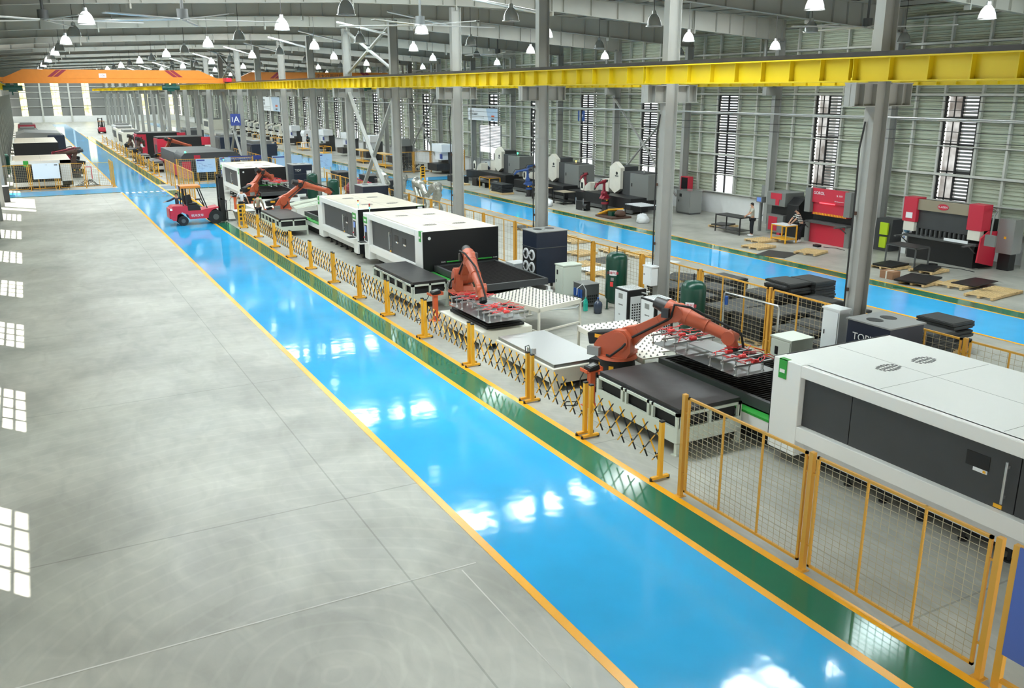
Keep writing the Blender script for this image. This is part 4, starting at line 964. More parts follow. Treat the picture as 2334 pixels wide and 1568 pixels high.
# ================================================================ FORKLIFTS
def forklift(label,x,y,rz,sc=1,txt=True,hood='craneo'):
    t=thing('forklift',label,'forklift',(x,y,0),rz); t.scale=(sc,sc,sc)
    b=MB().m('red'); b.prism([(0,.45),(.12,.3),(.3,.3),(.36,.62),(.62,.74),(.92,.6),(1.0,.34),(2.0,.34),(2.08,.62),(2.25,.8),(2.6,.88),(2.6,.95),(1.9,.86),(1.6,.8),(.95,.8),(.93,1.08),(.2,1.1),(.04,1.0)],'y',.06,1.14); b.build('body',None,t,bevel=.03)
    c=MB().m('red'); c.box(-.06,.1,.4,.12,1.1,.98); c.build('counterweight',None,t,bevel=.05)
    l=MB().m('boardw'); l.box(.0,.055,.86,.12,.065,.98); l.build('tail_lamp',None,t)
    s=MB().m('black'); s.prism([(.95,.8),(1.65,.8),(1.6,1.02),(1.5,1.1),(.95,1.1)],'y',.15,1.05); s.build('engine_cover',None,t,bevel=.02)
    s=MB().m('black'); s.box(1.05,.35,1.1,1.5,.85,1.2); s.bar((1.08,.6,1.15),(.98,.6,1.62),.45,.1,up=(0,1,0)); s.build('seat',None,t,bevel=.03)
    g=MB().m('black')
    for yy in (.12,1.02): g.bar((.93,yy,1.05),(.9,yy,2.15),.07,up=(0,1,0)); g.bar((1.98,yy,.9),(1.6,yy,2.12),.06,up=(0,1,0)); g.bar((.72,yy,1.05),(.72,yy,2.12),.06,up=(0,1,0))
    g.build('guard_pillars',None,t)
    r=MB().m(hood); r.box(.66,.06,2.12,1.72,1.1,2.17); r.box(.66,.06,2.04,1.72,.09,2.12); r.box(.66,1.07,2.04,1.72,1.1,2.12); r.build('roof_guard',None,t,bevel=.02)
    g=MB().m('black'); g.cyl((1.9,.6,.95),(1.65,.6,1.35),.025,n=8); g.lathe([(.17,1.34),(.19,1.36),(.17,1.38)],cx=1.62,cy=.6,n=16); g.build('steering_wheel',None,t)
    m=MB().m('black')
    for yy in (.22,.86): m.box(2.72,yy,.08,2.92,yy+.1,2.68); m.box(2.9,yy+.1,.08,3.02,yy+.17,2.55)
    for z in (.3,1.3,2.5): m.box(2.76,.22,z,2.86,.95,z+.08)
    m.cyl((2.8,.45,.3),(2.8,.45,2.2),.05,n=8); m.cyl((2.8,.7,.3),(2.8,.7,2.2),.05,n=8); m.box(2.5,.35,.3,2.74,.85,.5); m.build('mast',None,t)
    c=MB().m('dsteel'); c.box(3.02,.1,.15,3.08,1.1,.22); c.box(3.02,.1,.6,3.08,1.1,.68)
    for yy in (.15,.6,1.0): c.box(3.02,yy,.15,3.07,yy+.05,1.25)
    c.box(3.02,.1,1.2,3.08,1.1,1.26); c.build('load_backrest',None,t)
    for yy in (.3,.78):
        f=MB().m('black'); f.box(3.08,yy,.05,4.0,yy+.12,.09); f.box(3.08,yy,.05,3.12,yy+.12,.65); f.build('fork',None,t)
    for xx,r_,w in ((.64,.27,.2),(2.4,.39,.26)):
        for yy in (0,1.2-w):
            k=MB().m('rubber'); k.cyl((xx,yy,r_),(xx,yy+w,r_),r_,n=22); ko=k.build('wheel',None,t)
            k=MB().m('dgrey'); k.cyl((xx,yy-.006 if yy==0 else yy+w,r_),(xx,yy+.02 if yy==0 else yy+w+.006,r_),r_*.42,n=14); k.build('hub',None,ko)
    if txt: text('杭州叉车',.17,'boardw',t,(1.42,.05,.52),RX)
    return t
forklift('red forklift with orange roof guard standing across the blue walkway',6.5,51.85,0)
forklift('small red forklift far down the hall seen from behind',12.9,176.8,PI/2+.0)
t=thing('metal_bin','grey sheet-metal bin in front of the forklift mast','bin',(9.75,50.55,0))
m=MB().m('lampoff'); m.prism([(0,.75),(.2,.0),(.75,0),(1.05,.75)],'y',0,.9); m.build('body',None,t); m=MB().m('plastic'); m.box(-.02,-.02,.75,1.08,.92,.78); m.build('rim',None,t)

# ================================================================ PEOPLE
def skinmesh(name,V,E,R,mt,parent,sub=1,root=0):
    me=bpy.data.meshes.new(name); me.from_pydata([tuple(v) for v in V],E,[]); me.materials.append(M[mt])
    o=bpy.data.objects.new(name,me); COL.objects.link(o); o.parent=parent
    sk=o.modifiers.new('s','SKIN'); sk.use_smooth_shade=True
    for i,r in enumerate(R):
        d=me.skin_vertices[0].data[i]; d.radius=r if isinstance(r,tuple) else (r,r); d.use_root=(i==root)
    su=o.modifiers.new('u','SUBSURF'); su.levels=sub; su.render_levels=sub; return o
def person(label,x,y,rz,shirt,pants,hips=.93,lean=0.0,armL=None,armR=None,legL=None,legR=None,headdz=0,head_turn=0,sc=1.0,stripes=False,sleeve=True):
    """faces +x locally; pelvis at origin height hips"""
    t=thing('person',label,'person',(x,y,0),rz); t.scale=(sc,sc,sc)
    P=Vector((0,0,hips)); ln=Vector((math.sin(lean),0,math.cos(lean))); ch=P+ln*.38; nk=P+ln*.54; hd=nk+Vector((.03+lean*.06,0,.13+headdz))
    sh=[nk+Vector((0,s*.185,-.07)) for s in (1,-1)]
    el,ha=[],[]
    for s,a in ((0,armL),(1,armR)):
        sg=1 if s==0 else -1
        a=a or ((.04,sg*.27,-.30),(.14,sg*.28,-.54))
        el.append(nk+Vector(a[0])); ha.append(nk+Vector(a[1]))
    lg=[legL or ((.03,.1,.49),(0,.1,.08)), legR or ((.03,-.1,.49),(0,-.1,.08))]
    V=[P,P+ln*.2,ch,nk,nk+Vector((.01,0,.07)),hd,hd+Vector((0,0,.1))]; E=[(0,1),(1,2),(2,3),(3,4),(4,5),(5,6)]; R=[(.13,.1),(.12,.095),(.14,.1),.06,.052,(.078,.092),(.065,.075)]
    for s in (0,1):
        b=len(V); V+=[sh[s],el[s],ha[s]]; E+=[(3,b),(b,b+1),(b+1,b+2)]; R+=[.055,.042,.03]
        d=(ha[s]-el[s]).normalized(); u=Vector((0,0,1)) if abs(d.z)<.8 else Vector((1,0,0)); q=d.cross(u).normalized()
        pm=len(V); V.append(ha[s]+d*.07); E.append((b+2,pm)); R.append((.036,.02))
        for j,(o_,l) in enumerate(((-.03,.075),(-.01,.085),(.01,.08),(.028,.065))):
            V.append(V[pm]+q*o_*.9+d*.03); V.append(V[pm]+q*o_*1.1+d*l+Vector((0,0,-.012))); E+=[(pm,len(V)-2),(len(V)-2,len(V)-1)]; R+=[.0095,.008]
        V.append(ha[s]+q*.045*(1 if s else -1)+d*.055); E.append((b+2,len(V)-1)); R.append(.01)
        hp=P+Vector((0,(1 if s==0 else -1)*.09,-.04)); k_,f_=[Vector(a) for a in lg[s]]
        b=len(V); V+=[hp,k_,f_,f_+Vector((.14,0,-.04))]; E+=[(0,b),(b,b+1),(b+1,b+2),(b+2,b+3)]; R+=[.085,.06,.042,.035]
    skinmesh('body',V,E,R,'skin',t)
    # face
    c,s_=math.cos(head_turn),math.sin(head_turn)
    f=MB().m('skin'); f.prism([(.085,-.015),(.115,-.02),(.09,.03)],'y',-.012,.012); 
    for sy in (-1,1): f.ball((0,sy*.082,0),.018,.01,.028,n=8,k=5)
    fo=f.build('nose_and_ears',None,t,loc=tuple(hd)); 
    f=MB().m('hair')
    for sy in (-1,1): f.ball((.083,sy*.03,.025),.008,.012,.007,n=6,k=4)
    f.m('dred').box(.082,-.022,-.05,.088,.022,-.042); f.build('eyes_and_mouth',None,fo)
    h=MB().m('hair'); h.ball((-.012,0,.045),.096,.09,.1,n=16,k=10)
    h.v=[(px,py,max(pz,-.03 if px<.02 else .045+ (px-.02)*.3)) for px,py,pz in h.v]; h.build('hair',None,t,loc=tuple(hd))
    # clothes
    V=[P+ln*-.02,P+ln*.2,ch,nk+Vector((0,0,-.03))]; E=[(0,1),(1,2),(2,3)]; R=[(.15,.12),(.14,.115),(.16,.12),.085]
    for s in (0,1):
        b=len(V); e2=sh[s]+(el[s]-sh[s])*(.75 if sleeve else 1); V+=[sh[s],e2]; E+=[(3,b),(b,b+1)]; R+=[.072,.062]
        if not sleeve: V.append(el[s]+(ha[s]-el[s])*.92); E.append((b+1,b+2)); R.append(.042)
    skinmesh('shirt',V,E,R,shirt,t)
    V=[P+Vector((0,0,.02))]; E=[]; R=[(.15,.115)]
    for s in (0,1):
        hp=P+Vector((0,(1 if s==0 else -1)*.095,-.05)); k_,f_=[Vector(a) for a in lg[s]]; b=len(V); V+=[hp,k_,f_+Vector((0,0,.03))]; E+=[(0,b),(b,b+1),(b+1,b+2)]; R+=[.1,.078,.062]
    skinmesh('trousers',V,E,R,pants,t)
    for s in (0,1):
        f_=Vector(lg[s][1]); k=MB().m('boardw' if pants=='dark' else 'black'); k.ball((f_.x+.06,f_.y,f_.z-.03),.145,.055,.05,n=12,k=6); k.v=[(a,b_,max(c_,f_.z-.078)) for a,b_,c_ in k.v]; k.build('shoe',None,t)
    return t
mm=bpy.data.materials.new('striped'); mm.use_nodes=True; nt=mm.node_tree; bb=nt.nodes['Principled BSDF']; tc=nt.nodes.new('ShaderNodeTexCoord'); sp=nt.nodes.new('ShaderNodeSeparateXYZ'); nt.links.new(tc.outputs['Object'],sp.inputs[0])
q1=nt.nodes.new('ShaderNodeMath'); q1.operation='MODULO'; q1.inputs[1].default_value=.085; nt.links.new(sp.outputs[2],q1.inputs[0]); q2=nt.nodes.new('ShaderNodeMath'); q2.operation='GREATER_THAN'; q2.inputs[1].default_value=.045; nt.links.new(q1.outputs[0],q2.inputs[0])
mx=nt.nodes.new('ShaderNodeMix'); mx.data_type='RGBA'; mx.inputs[6].default_value=lin((28,30,36)); mx.inputs[7].default_value=lin((206,206,200)); nt.links.new(q2.outputs[0],mx.inputs[0]); nt.links.new(mx.outputs[2],bb.inputs['Base Color']); bb.inputs['Roughness'].default_value=.8; M['striped']=mm
person('person in a white shirt and dark trousers standing with back turned beside the forklift',10.75,53.6,1.15,'shirtw','dark',armL=((.0,.3,-.28),(.05,.36,-.52)),armR=((0,-.3,-.28),(.05,-.36,-.52)),sc=.97)
person('person in a beige sweater and dark trousers standing behind the first barrier posts',11.1,51.0,1.0,'shirtb','dark',sleeve=False,sc=.93)
person('person in a navy jacket with both arms spread, behind the red forklift',7.15,53.75,-1.75,'uniform','dark',sleeve=False,armL=((.12,.36,-.16),(.2,.6,-.22)),armR=((.12,-.36,-.16),(.22,-.62,-.22)),sc=.95)
person('person in a pale grey T-shirt and black trousers working beside the punching machine',32.05,33.8,2.7,'shirtg','dark',armL=((.16,.22,-.26),(.34,.16,-.36)),armR=((.05,-.25,-.28),(.2,-.24,-.42)),sc=.98,lean=.08)
person('person in a black and white striped shirt leaning over the yellow trolley',32.75,31.15,2.75,'striped','dark',lean=.45,hips=.9,armL=((.22,.2,-.26),(.36,.1,-.44)),armR=((.2,-.22,-.26),(.36,-.12,-.44)),legL=((.2,.1,.5),(.22,.1,.08)),sc=1.0)
t=person('person in dark overalls mopping the far blue walkway',25.95,106.9,2.9,'uniform','uniform',armL=((.2,.2,-.25),(.42,.1,-.32)),armR=((.2,-.2,-.2),(.4,-.06,-.25)),lean=.2,sleeve=False)
m=MB().m('alu'); m.cyl((0,0,1.1),(-1.3,.35,.06),.014,n=6); m.m('blue').box(-1.75,-.1,.0,-1.25,.7,.07); tag(m.build('floor_mop',None,loc=(25.5,107.0,0)),'wide blue floor mop pushed by the person on the far blue walkway','mop')
person('person in dark clothes standing at a white machine near the right-hand wall, far off',32.6,117.3,2.8,'uniform','dark',sleeve=False,sc=1.05)
person('person in dark clothes bending over a yellow frame table, welding',33.4,65.8,2.7,'uniform','dark',lean=.7,sleeve=False,hips=.85,armL=((.2,.2,-.3),(.38,.1,-.5)),armR=((.2,-.2,-.3),(.38,-.1,-.5)))

# ================================================================ STACKS OF DARK STEEL TRAYS, PALLETS
def pallet(label,x,y,rz=0,w=1.15,l=1.0,mt='wood',group=None):
    t=thing('wooden_pallet',label,'pallet',(x,y,0),rz,group)
    s=MB().m(mt)
    for i in range(7): s.box(-w/2+i*(w-.1)/6,-l/2,.1,-w/2+i*(w-.1)/6+.1,l/2,.12)
    s.build('deck_boards',None,t); s=MB().m(mt)
    for yy in (-l/2,-.05,l/2-.1): s.box(-w/2,yy,.02,w/2,yy+.1,.1)
    s.build('bearers',None,t); return t
mat('tray',(60,62,62),.5,.3,noise=.12,nscale=2); mat('tray2',(44,48,52),.5,.3)
tr=None; rnd=random.Random(3)
ST=[(18.5,23.2,9,0),(19.45,23.6,6,0),(18.6,21.9,8,1),(19.6,22.2,9,0),(20.7,22.9,10,0),(21.75,22.4,4,1),(18.5,20.4,7,0),(19.6,20.8,6,1),(20.7,21.1,8,0),(21.8,21.1,11,1),(22.75,20.95,11,0),(18.5,19.0,8,0),(19.55,19.3,7,0),(20.65,19.6,5,1),(21.8,19.7,7,0),(22.8,19.4,3,0),(18.5,17.6,6,0),(19.55,17.8,6,1),(20.7,18.1,6,0),(21.8,18.3,5,0),(18.6,16.2,5,0),(19.7,16.4,6,0),(20.8,16.7,7,1),(22.0,17.0,6,0),(20.1,15.0,5,0),(21.3,15.4,8,0),(22.5,15.7,9,1)]
names={0:'left',1:'middle'}
for si,(x,y,n,r) in enumerate(ST):
    pallet('wooden pallet hidden under stacked dark steel trays behind the mesh fence',x,y,0,1.0,1.15,group='pallets under the steel trays')
    for i in range(n):
        if tr is None:
            m=MB().m('tray'); m.box(-.46,-.6,0,.46,.6,.07); m.box(-.42,-.56,.07,.42,.56,.085); tr=m.build('steel_tray'); o=tr
        else: o=tr.copy(); COL.objects.link(o)
        o.location=(x+rnd.uniform(-.03,.03),y+rnd.uniform(-.03,.03),.12+i*.088); o.rotation_euler=(0,0,(PI/2 if r and i%3==0 else 0)+rnd.uniform(-.03,.03))
        hi=si in (9,10)
        tag(o,'dark steel tray of the tallest stack beside the far walkway' if hi else 'dark flat steel tray in the low stacks behind the mesh fence','steel tray','trays of the tallest stacks' if hi else 'trays of the low stacks behind the fence')
k=0
for x,y,rz,lab in ((23.3,38.0,.1,'farthest light pallet between far walkway and fence'),(23.2,36.6,.05,'light pallet lying second from the far end of the fence'),(21.6,33.6,.2,'light wooden pallet lying nearest the yellow fence behind the dust collector'),(23.3,33.4,-.1,'light wooden pallet lying nearest the far walkway left of the first green tank'),(23.7,32.0,.0,'light pallet lying close to the yellow line above the green tank'),(20.2,31.2,.1,'light wooden pallet lying just behind the navy dust collector'),(19.9,29.2,.3,'light wooden pallet lying right of the navy dust collector'),(22.0,27.0,.2,'light pallet under a grey steel plate right of the first column'),
    (29.9,31.0,.1,'light bare pallet beside the green strip in front of the yellow trolley'),(31.3,32.3,.0,'light pallet nearest the feet of the person in the striped shirt'),(30.9,28.7,.3,'light pallet partly covered by a dark sheet beside the green strip'),(31.2,24.6,.0,'pallet loaded with a black tray left of the black press brake'),(31.9,23.3,.1,'pallet loaded with black trays below the grey steel table'),(29.6,21.9,.1,'pallet under dark sheets right of the cardboard box'),(30.4,20.9,.1,'light pallet right of the dark sheets near the green strip'),(29.8,19.3,.15,'light bare pallet nearest the right edge of the picture'),(30.7,19.4,.1,'light bare pallet overlapping the one nearest the right edge'),(32.9,36.9,.1,'pallet with dark sheets behind the grey steel trolley')):
    pallet(lab,x,y,rz,1.25 if x>28 else 1.1,1.05)
def plate(label,x,y,z,w,l,rz,mt='tray',th=.012,tilt=0):
    m=MB().m(mt); m.box(-w/2,-l/2,0,w/2,l/2,th); o=m.build('steel_plate',loc=(x,y,z)); o.rotation_euler=(0,tilt,rz); return tag(o,label,'steel plate')
plate('grey steel plate lying on the pallet right of the first column',22.1,26.9,.12,1.4,1.3,.5); plate('white sheet lying on the floor beside the far walkway',23.4,30.1,.0,1.7,.9,.2,'plastic',.03)
plate('dark sheet lying across the green strip in front of the red press',29.4,29.3,.006,1.6,1.4,.4,'tray',.01); plate('dark sheet lying between the pallets behind the dust collector',21.9,31.9,.0,1.6,1.2,.2)
plate('white sheet propped between fence and far walkway beside the dust collector',19.9,30.0,.12,1.0,.9,.1,'plastic'); plate('black sheet lying on the pallet nearest the black press brake',31.2,24.6,.12,1.2,.9,.1,'black',.08)
plate('black sheets lying on the pallet below the grey steel table',31.8,23.3,.12,1.1,.8,.4,'black',.09); plate('dark sheets lying over the pallet right of the cardboard box',29.7,22.1,.12,1.7,1.2,.3,'black',.06); plate('dark curved sheet lying behind the bare pallets near the right edge',31.1,20.7,.12,1.7,.9,.1,'black',.03)
plate('dark sheets on the pallet behind the grey steel trolley',32.9,36.9,.12,1.0,.9,.3,'tray',.07); plate('grey plate lying on stacked material beside the far walkway, left of the third column',23.1,41.6,.12,1.1,1.0,.2)
pallet('light pallet left of the column behind the big white machine',23.2,41.5,0)
t=thing('cardboard_box','brown cardboard box on the floor beside the green strip at right','box',(29.45,23.2,0)); m=MB().m('card'); m.box(-.22,-.3,0,.22,.3,.3); m.build('body',None,t); m=MB().m('cream'); m.box(-.225,-.03,.0,.225,.03,.302); m.build('tape',None,t)
# ================================================================ FAR BAY MACHINES ALONG THE RIGHT-HAND WALL
def press(label,x,y,W,kind):
    """press brake, front faces -X, width along Y (y=near end)"""
    t=thing('press_brake',label,'machine',(x,y,0)); body='red' if kind=='g' else 'black'
    b=MB().m(body if kind=='g' else 'black'); b.box(.1,.25,0,.5,W-.25,.95); b.build('lower_beam',None,t)
    b=MB().m('dgrey'); b.box(-.08,.1,.95,.35,W-.1,1.05); b.build('bench',None,t)
    b=MB().m('red' if kind=='g' else 'charcoal'); b.box(.12,.3,1.35,.4,W-.3,2.55); bo=b.build('ram',None,t)
    if kind=='g':
        b=MB().m('red'); b.box(.02,.3,1.95,.12,W-.3,2.62); q=b.build('front_cover',None,t)
        text('GOROL',.2,'boardw',t,(0.01,W-.75,2.4),RL); text('SL 3203',.11,'boardw',t,(.01,.75,2.36),RL); text('CNC Bending Machine',.06,'boardw',t,(.01,.75,2.1),RL)
        b=MB().m('redglow'); b.box(.0,W*.36,1.93,.02,W*.7,1.97); b.build('light_strip',None,t)
        for yy,nm in ((-.02,'a'),(W-.34,'b')):
            b=MB().m('cap'); b.box(-.1,yy,1.45,.9,yy+.36,2.6); b.build('side_housing',None,t,bevel=.01)
        b=MB().m('yellow')
        for i in range(22): b.box(.1,.35+i*(W-.7)/22,1.36,.13,.4+i*(W-.7)/22,1.46)
        b.build('tool_clamps',None,t)
        for yy in (0,W-.28):
            b=MB().m('cap'); b.box(.05,yy,0,1.0,yy+.28,.95); b.build('side_frame',None,t)
    else:
        b=MB().m('shirtb'); b.box(.0,.55,2.15,.14,W-.55,2.6); b.build('top_fascia',None,t)
        e=MB().m('red'); n=24; e.prism([(W/2+.26*math.cos(2*PI*i/n),2.38+.13*math.sin(2*PI*i/n)) for i in range(n)],'x',-.02,0); e.build('oval_badge',None,t); text('K-AISEN',.12,'boardw',t,(-.025,W/2,2.38),RL)
        for yy in (-.05,W-.62):
            b=MB().m('red'); b.box(-.08,yy,1.6,.5,yy+.67,2.66); b.build('cylinder_cover',None,t,bevel=.01)
            b=MB().m('cream'); b.box(-.05,yy+.05,1.2,.2,yy+.6,1.6); b.build('glass_guard',None,t)
        b=MB().m('boardw'); b.box(-.09,W-.45,1.75,-.08,W-.12,2.0); b.build('notice',None,t)
        b=MB().m('dgrey')
        for i in range(12): b.box(.0,.5+i*(W-1)/12,1.05,.1,.56+i*(W-1)/12,1.35)
        b.build('back_fingers',None,t)
        b=MB().m('red'); b.prism([(-.25,.35),(.85,.1),(.95,1.55),(.3,1.6),(-.15,1.35)],'y',-.16,-.1); b.build('side_guard',None,t)
        b=MB().m('boardw'); b.box(-.12,W*.12,1.02,-.1,W*.42,1.14); b.build('white_ruler',None,t)
    for yy in (.1,W-.3):
        b=MB().m('dgrey'); b.bar((-.75,yy+.1,1.0),(0,yy+.1,1.0),.1,.05); b.bar((-.4,yy+.1,.99),(.1,yy+.1,.65),.04,.04); b.build('support_arm',None,t)
    b=MB().m('black'); b.box(.4,.15,.0,1.3,W-.15,1.9 if kind=='g' else 2.0); b.build('rear_body',None,t)
    b=MB().m('cap'); b.tube([(.5,-.1,2.5),(.2,-.45,2.45),(-.2,-.6,2.3),(-.25,-.6,1.55)],.035,n=7); b.box(-.3,-.85,1.1,-.2,-.4,1.55); b.build('control_arm',None,t)
    b=MB().m('black'); b.box(-.9,W*.35,0,-.65,W*.35+.3,.1); b.tube([(-.65,W*.3,.02),(-.4,W*.1,.02),(-.5,-.3,.02)],.015,n=5); b.build('foot_switch',None,t); return t
press('red press brake with grey sides and a glowing red light strip',33.3,28.75,2.75,'g')
press('large black press brake with red cylinder covers and an oval badge',33.9,22.6,3.7,'k')
t=thing('electrical_cabinet','pale grey control cabinet at the near end of the black press brake','cabinet',(34.7,21.7,0)); m=MB().m('lampoff'); m.box(0,0,.7,.6,.7,2.1); m.build('body',None,t); m=MB().m('black'); m.box(.1,.1,0,.5,.6,.7); m.build('stand',None,t); m=MB().m('yellow'); m.box(-.01,.3,1.3,0,.4,1.4); m.build('warning_plate',None,t)
def wallbox(label,x,y,z,w,h,mt='lampoff'):
    t=thing('wall_box',label,'electrical box',(x,y,z)); m=MB().m(mt); m.box(-.22,0,0,0,w,h); m.build('body',None,t,bevel=.01); m=MB().m('black'); m.box(-.235,w*.4,h*.4,-.22,w*.5,h*.6); m.build('lock',None,t)
    m=MB().m('black'); m.tube([(-.1,w/2,0),(-.1,w/2,-z*.55),(-.15,w/2+.3,-z*.85),(-.3,w/2+.8,-z+.03)],.014,n=5); m.build('cable',None,t)
wallbox('grey electrical box with a cable on the wall right of the black press brake',36.3,20.2,1.35,.55,.75); wallbox('grey electrical box on the wall above the person in the grey T-shirt',36.3,36.9,1.3,.6,.75); wallbox('grey electrical box on the wall behind the tall grey cabinet',36.2,49.5,1.25,.5,.8)
# punching machine
t=thing('punching_machine','red and grey punching machine with a dark cabinet beside the two workers','machine',(33.5,33.0,0))
m=MB().m('cap'); m.box(0,.15,.1,1.4,1.3,1.0); m.build('base',None,t); m=MB().m('red'); m.box(-.02,.55,.2,0,1.15,.9); m.box(-.02,.3,0,.1,.5,.12); m.build('front_panel',None,t)
m=MB().m('cap'); m.box(0,.1,1.45,1.3,1.4,2.15); m.build('head',None,t,bevel=.02); m=MB().m('red'); m.box(-.02,.35,1.8,0,1.1,2.1); m.box(-.02,.5,1.5,0,.75,1.8); m.build('head_badge',None,t)
m=MB().m('black'); m.box(.3,.2,1.0,1.3,1.3,1.45); m.build('throat',None,t); m=MB().m('black'); m.prism([(.1,0),(1.2,0),(1.2,1.95),(.5,1.95),(.1,1.6)],'y',-.75,.02); m.build('side_cabinet',None,t,bevel=.02)
m=MB().m('cap'); m.box(-.0,1.75,1.5,.3,2.15,1.8); m.box(.1,1.9,0,.25,2.0,1.5); q=m.build('control_panel',None,t); m=MB().m('screen'); m.box(-.01,1.8,1.55,0,2.1,1.76); m.build('display',None,q)
def frame_table(label,x,y,w,l,h,mt='yellow',top=None,shelf=True,rz=0,name='frame_table'):
    t=thing(name,label,'table',(x,y,0),rz)
    for xx in (0,w-.05):
        for yy in (0,l-.05):
            m=MB().m(mt); m.box(xx,yy,.0,xx+.05,yy+.05,h-.04); m.build('leg',None,t)
    m=MB().m(mt); m.box(0,0,h-.05,w,.05,h-.01); m.box(0,l-.05,h-.05,w,l,h-.01); m.box(0,0,h-.05,.05,l,h-.01); m.box(w-.05,0,h-.05,w,l,h-.01); m.build('top_frame',None,t)
    if top: m=MB().m(top); m.box(0,0,h-.01,w,l,h+.01); m.build('table_top',None,t)
    if shelf: m=MB().m(mt); m.box(.02,.02,.18,w-.02,l-.02,.21); m.build('shelf',None,t)
    return t
frame_table('yellow trolley with papers on top beside the person in the striped shirt',31.7,31.1,.75,1.0,.88,'yellow','plastic')
frame_table('dark steel trolley with a shelf beside the person in the grey T-shirt',31.6,34.2,.8,1.9,.9,'dsteel','tray')
frame_table('grey steel table standing in front of the black press brake',31.9,24.0,.9,1.5,.85,'dgrey','tray',False)
frame_table('grey steel trolley cut off by the right edge of the picture',30.8,16.9,.9,1.2,.85,'dgrey','cap')
frame_table('yellow frame table with dark parts on top in front of the farthest tube cutter',30.4,60.2,.95,1.7,.85,'yellow','brown',False)
frame_table('dark welding table carrying a grey plate in front of the second cutter',30.3,49.3,.9,1.3,.8,'black','shirtb')
frame_table('dark table with a wooden top behind the column of the dust collector',30.3,52.2,.9,1.3,.8,'black','wood')
frame_table('dark stand carrying white slats beside the near tube cutter',30.3,40.9,1.2,1.6,.8,'black',None,False)
m=MB().m('boardw')
for i in range(9): m.box(30.3,40.95+i*.18,.8,31.5,41.03+i*.18,.83)
tag(m.build('slat_grid'),'white slatted grid lying on the dark stand beside the near tube cutter','grid')
t=thing('water_dispenser','white water dispenser with a blue bottle left of the black press brake','water dispenser',(34.7,26.7,0)); m=MB().m('plastic'); m.box(-.15,-.15,0,.15,.15,.95); m.build('body',None,t,bevel=.02); m=MB().m('water'); m.lathe([(.08,.95),(.13,1.02),(.13,1.3),(.1,1.36),(.01,1.37)],n=16); m.build('bottle',None,t); m=MB().m('blue'); m.box(-.155,-.04,.72,-.15,.04,.78); m.build('taps',None,t)
t=thing('dark_cabinet','dark cabinet with bright lime panels partly hidden by the right column','cabinet',(34.3,27.3,0)); m=MB().m('charcoal'); m.prism([(0,0),(.9,0),(.9,1.45),(.15,1.45)],'y',0,.9); m.build('body',None,t)
m=MB().m('lime'); m.box(-.02,.12,.75,.07,.55,1.3) ; m.box(-.04,.15,.15,.05,.5,.65); m.build('lime_panel',None,t)
# plasma console beside the wall
t=thing('fire_cabinet','red and white fire cabinet standing by the wall left of the plinth','cabinet',(35.35,43.0,-.02)); m=MB().m('red'); m.box(0,0,1.0,.35,.75,2.1); m.build('body',None,t); m=MB().m('black'); m.box(-.01,.08,1.35,0,.67,2.05); m.build('glass_door',None,t); m=MB().m('boardw'); m.box(-.015,.08,1.03,0,.67,1.2); q=m.build('label_strip',None,t); text('消火栓',.12,'red',q,(-.02,.37,1.12),RL)
t=thing('welder_cart','dark green tool cart under the red fire cabinet','cart',(35.3,42.95,0)); m=MB().m('tank'); m.box(0,0,.1,.5,.9,.95); m.build('body',None,t); m=MB().m('wood'); m.box(-.03,-.05,.95,.53,.95,.98); m.build('top_board',None,t); m=MB().m('black'); m.cyl((.1,.1,.06),(.1,.2,.06),.06); m.cyl((.1,.7,.06),(.1,.8,.06),.06); m.build('casters',None,t)
def tube_cutter(label,x,y,rb,light='ledg',grey=True):
    t=thing('tube_cutting_machine',label,'machine',(x,y,0))
    b=MB().m('black'); b.box(0,0,.12,1.3,5.2,.95); b.box(.1,5.2,.1,1.2,7.2,.85); b.build('bed',None,t,bevel=.02)
    b=MB().m('dgrey'); b.box(-.05,-.2,.1,.05,7,.28); b.build('base_rail',None,t)
    b=MB().m('charcoal'); b.box(1.2,.5,.1,2.4,2.6,2.35); b.build('cabin',None,t,bevel=.02)
    b=MB().m('cap'); b.box(1.16,-.1,.8,2.45,1.75,2.3); co=b.build('cabinet_door',None,t,bevel=.015)
    k=MB().m('black'); k.box(1.15,1.5,1.5,1.16,1.6,1.7); k.build('door_handle',None,co)
    b=MB().m('cream'); pts=[(2.55,1.6),(2.55,2.9),(3.15,3.25),(3.75,2.9),(3.75,1.6),(3.15,1.3)]; b.prism([(p,q-.35) for p,q in pts],'x',1.0,1.3); s=b.build('head_shield',None,t,bevel=.03)
    k=MB().m('black'); k.cyl((.985,2.95,2.2),(1.0,2.95,2.2),.1,n=14); k.box(.985,2.78,2.0,1.0,3.12,2.06); k.build('shield_logo',None,s)
    b=MB().m('charcoal'); b.box(1.3,2.5,.8,2.3,3.7,2.6); b.build('head_body',None,t)
    b=MB().m('cream'); b.box(1.2,4.1,.9,1.9,4.9,1.7); b.build('rear_box',None,t); b=MB().m('cream'); b.prism([(5.0,.9),(5.9,.9),(5.6,1.25),(5.2,1.5),(5.0,1.5)],'x',.4,1.0); b.build('rear_cover',None,t,bevel=.05)
    k=MB().m('alu'); k.cyl((1.5,.8,2.35),(1.5,.8,2.45),.02); q=k.build('signal_lamp',None,t); k=MB().m(light); k.cyl((1.5,.8,2.45),(1.5,.8,2.55),.04,n=10); k.build('lamp_segment',None,q)
    k=MB().m('cream'); k.prism([(4.95,1.3),(5.05,1.0),(5.35,1.0),(5.45,1.3),(5.35,1.65),(5.2,1.75),(5.05,1.65)],'x',-.12,-.06); q=k.build('hand_pendant',None,t); k=MB().m('black'); k.box(-.13,5.08,1.12,-.12,5.32,1.5); k.build('display',None,q)
    return t
tube_cutter('black tube cutting machine with a cream pointed shield, nearest of the three',31.3,43.3,'dred',light='alu')
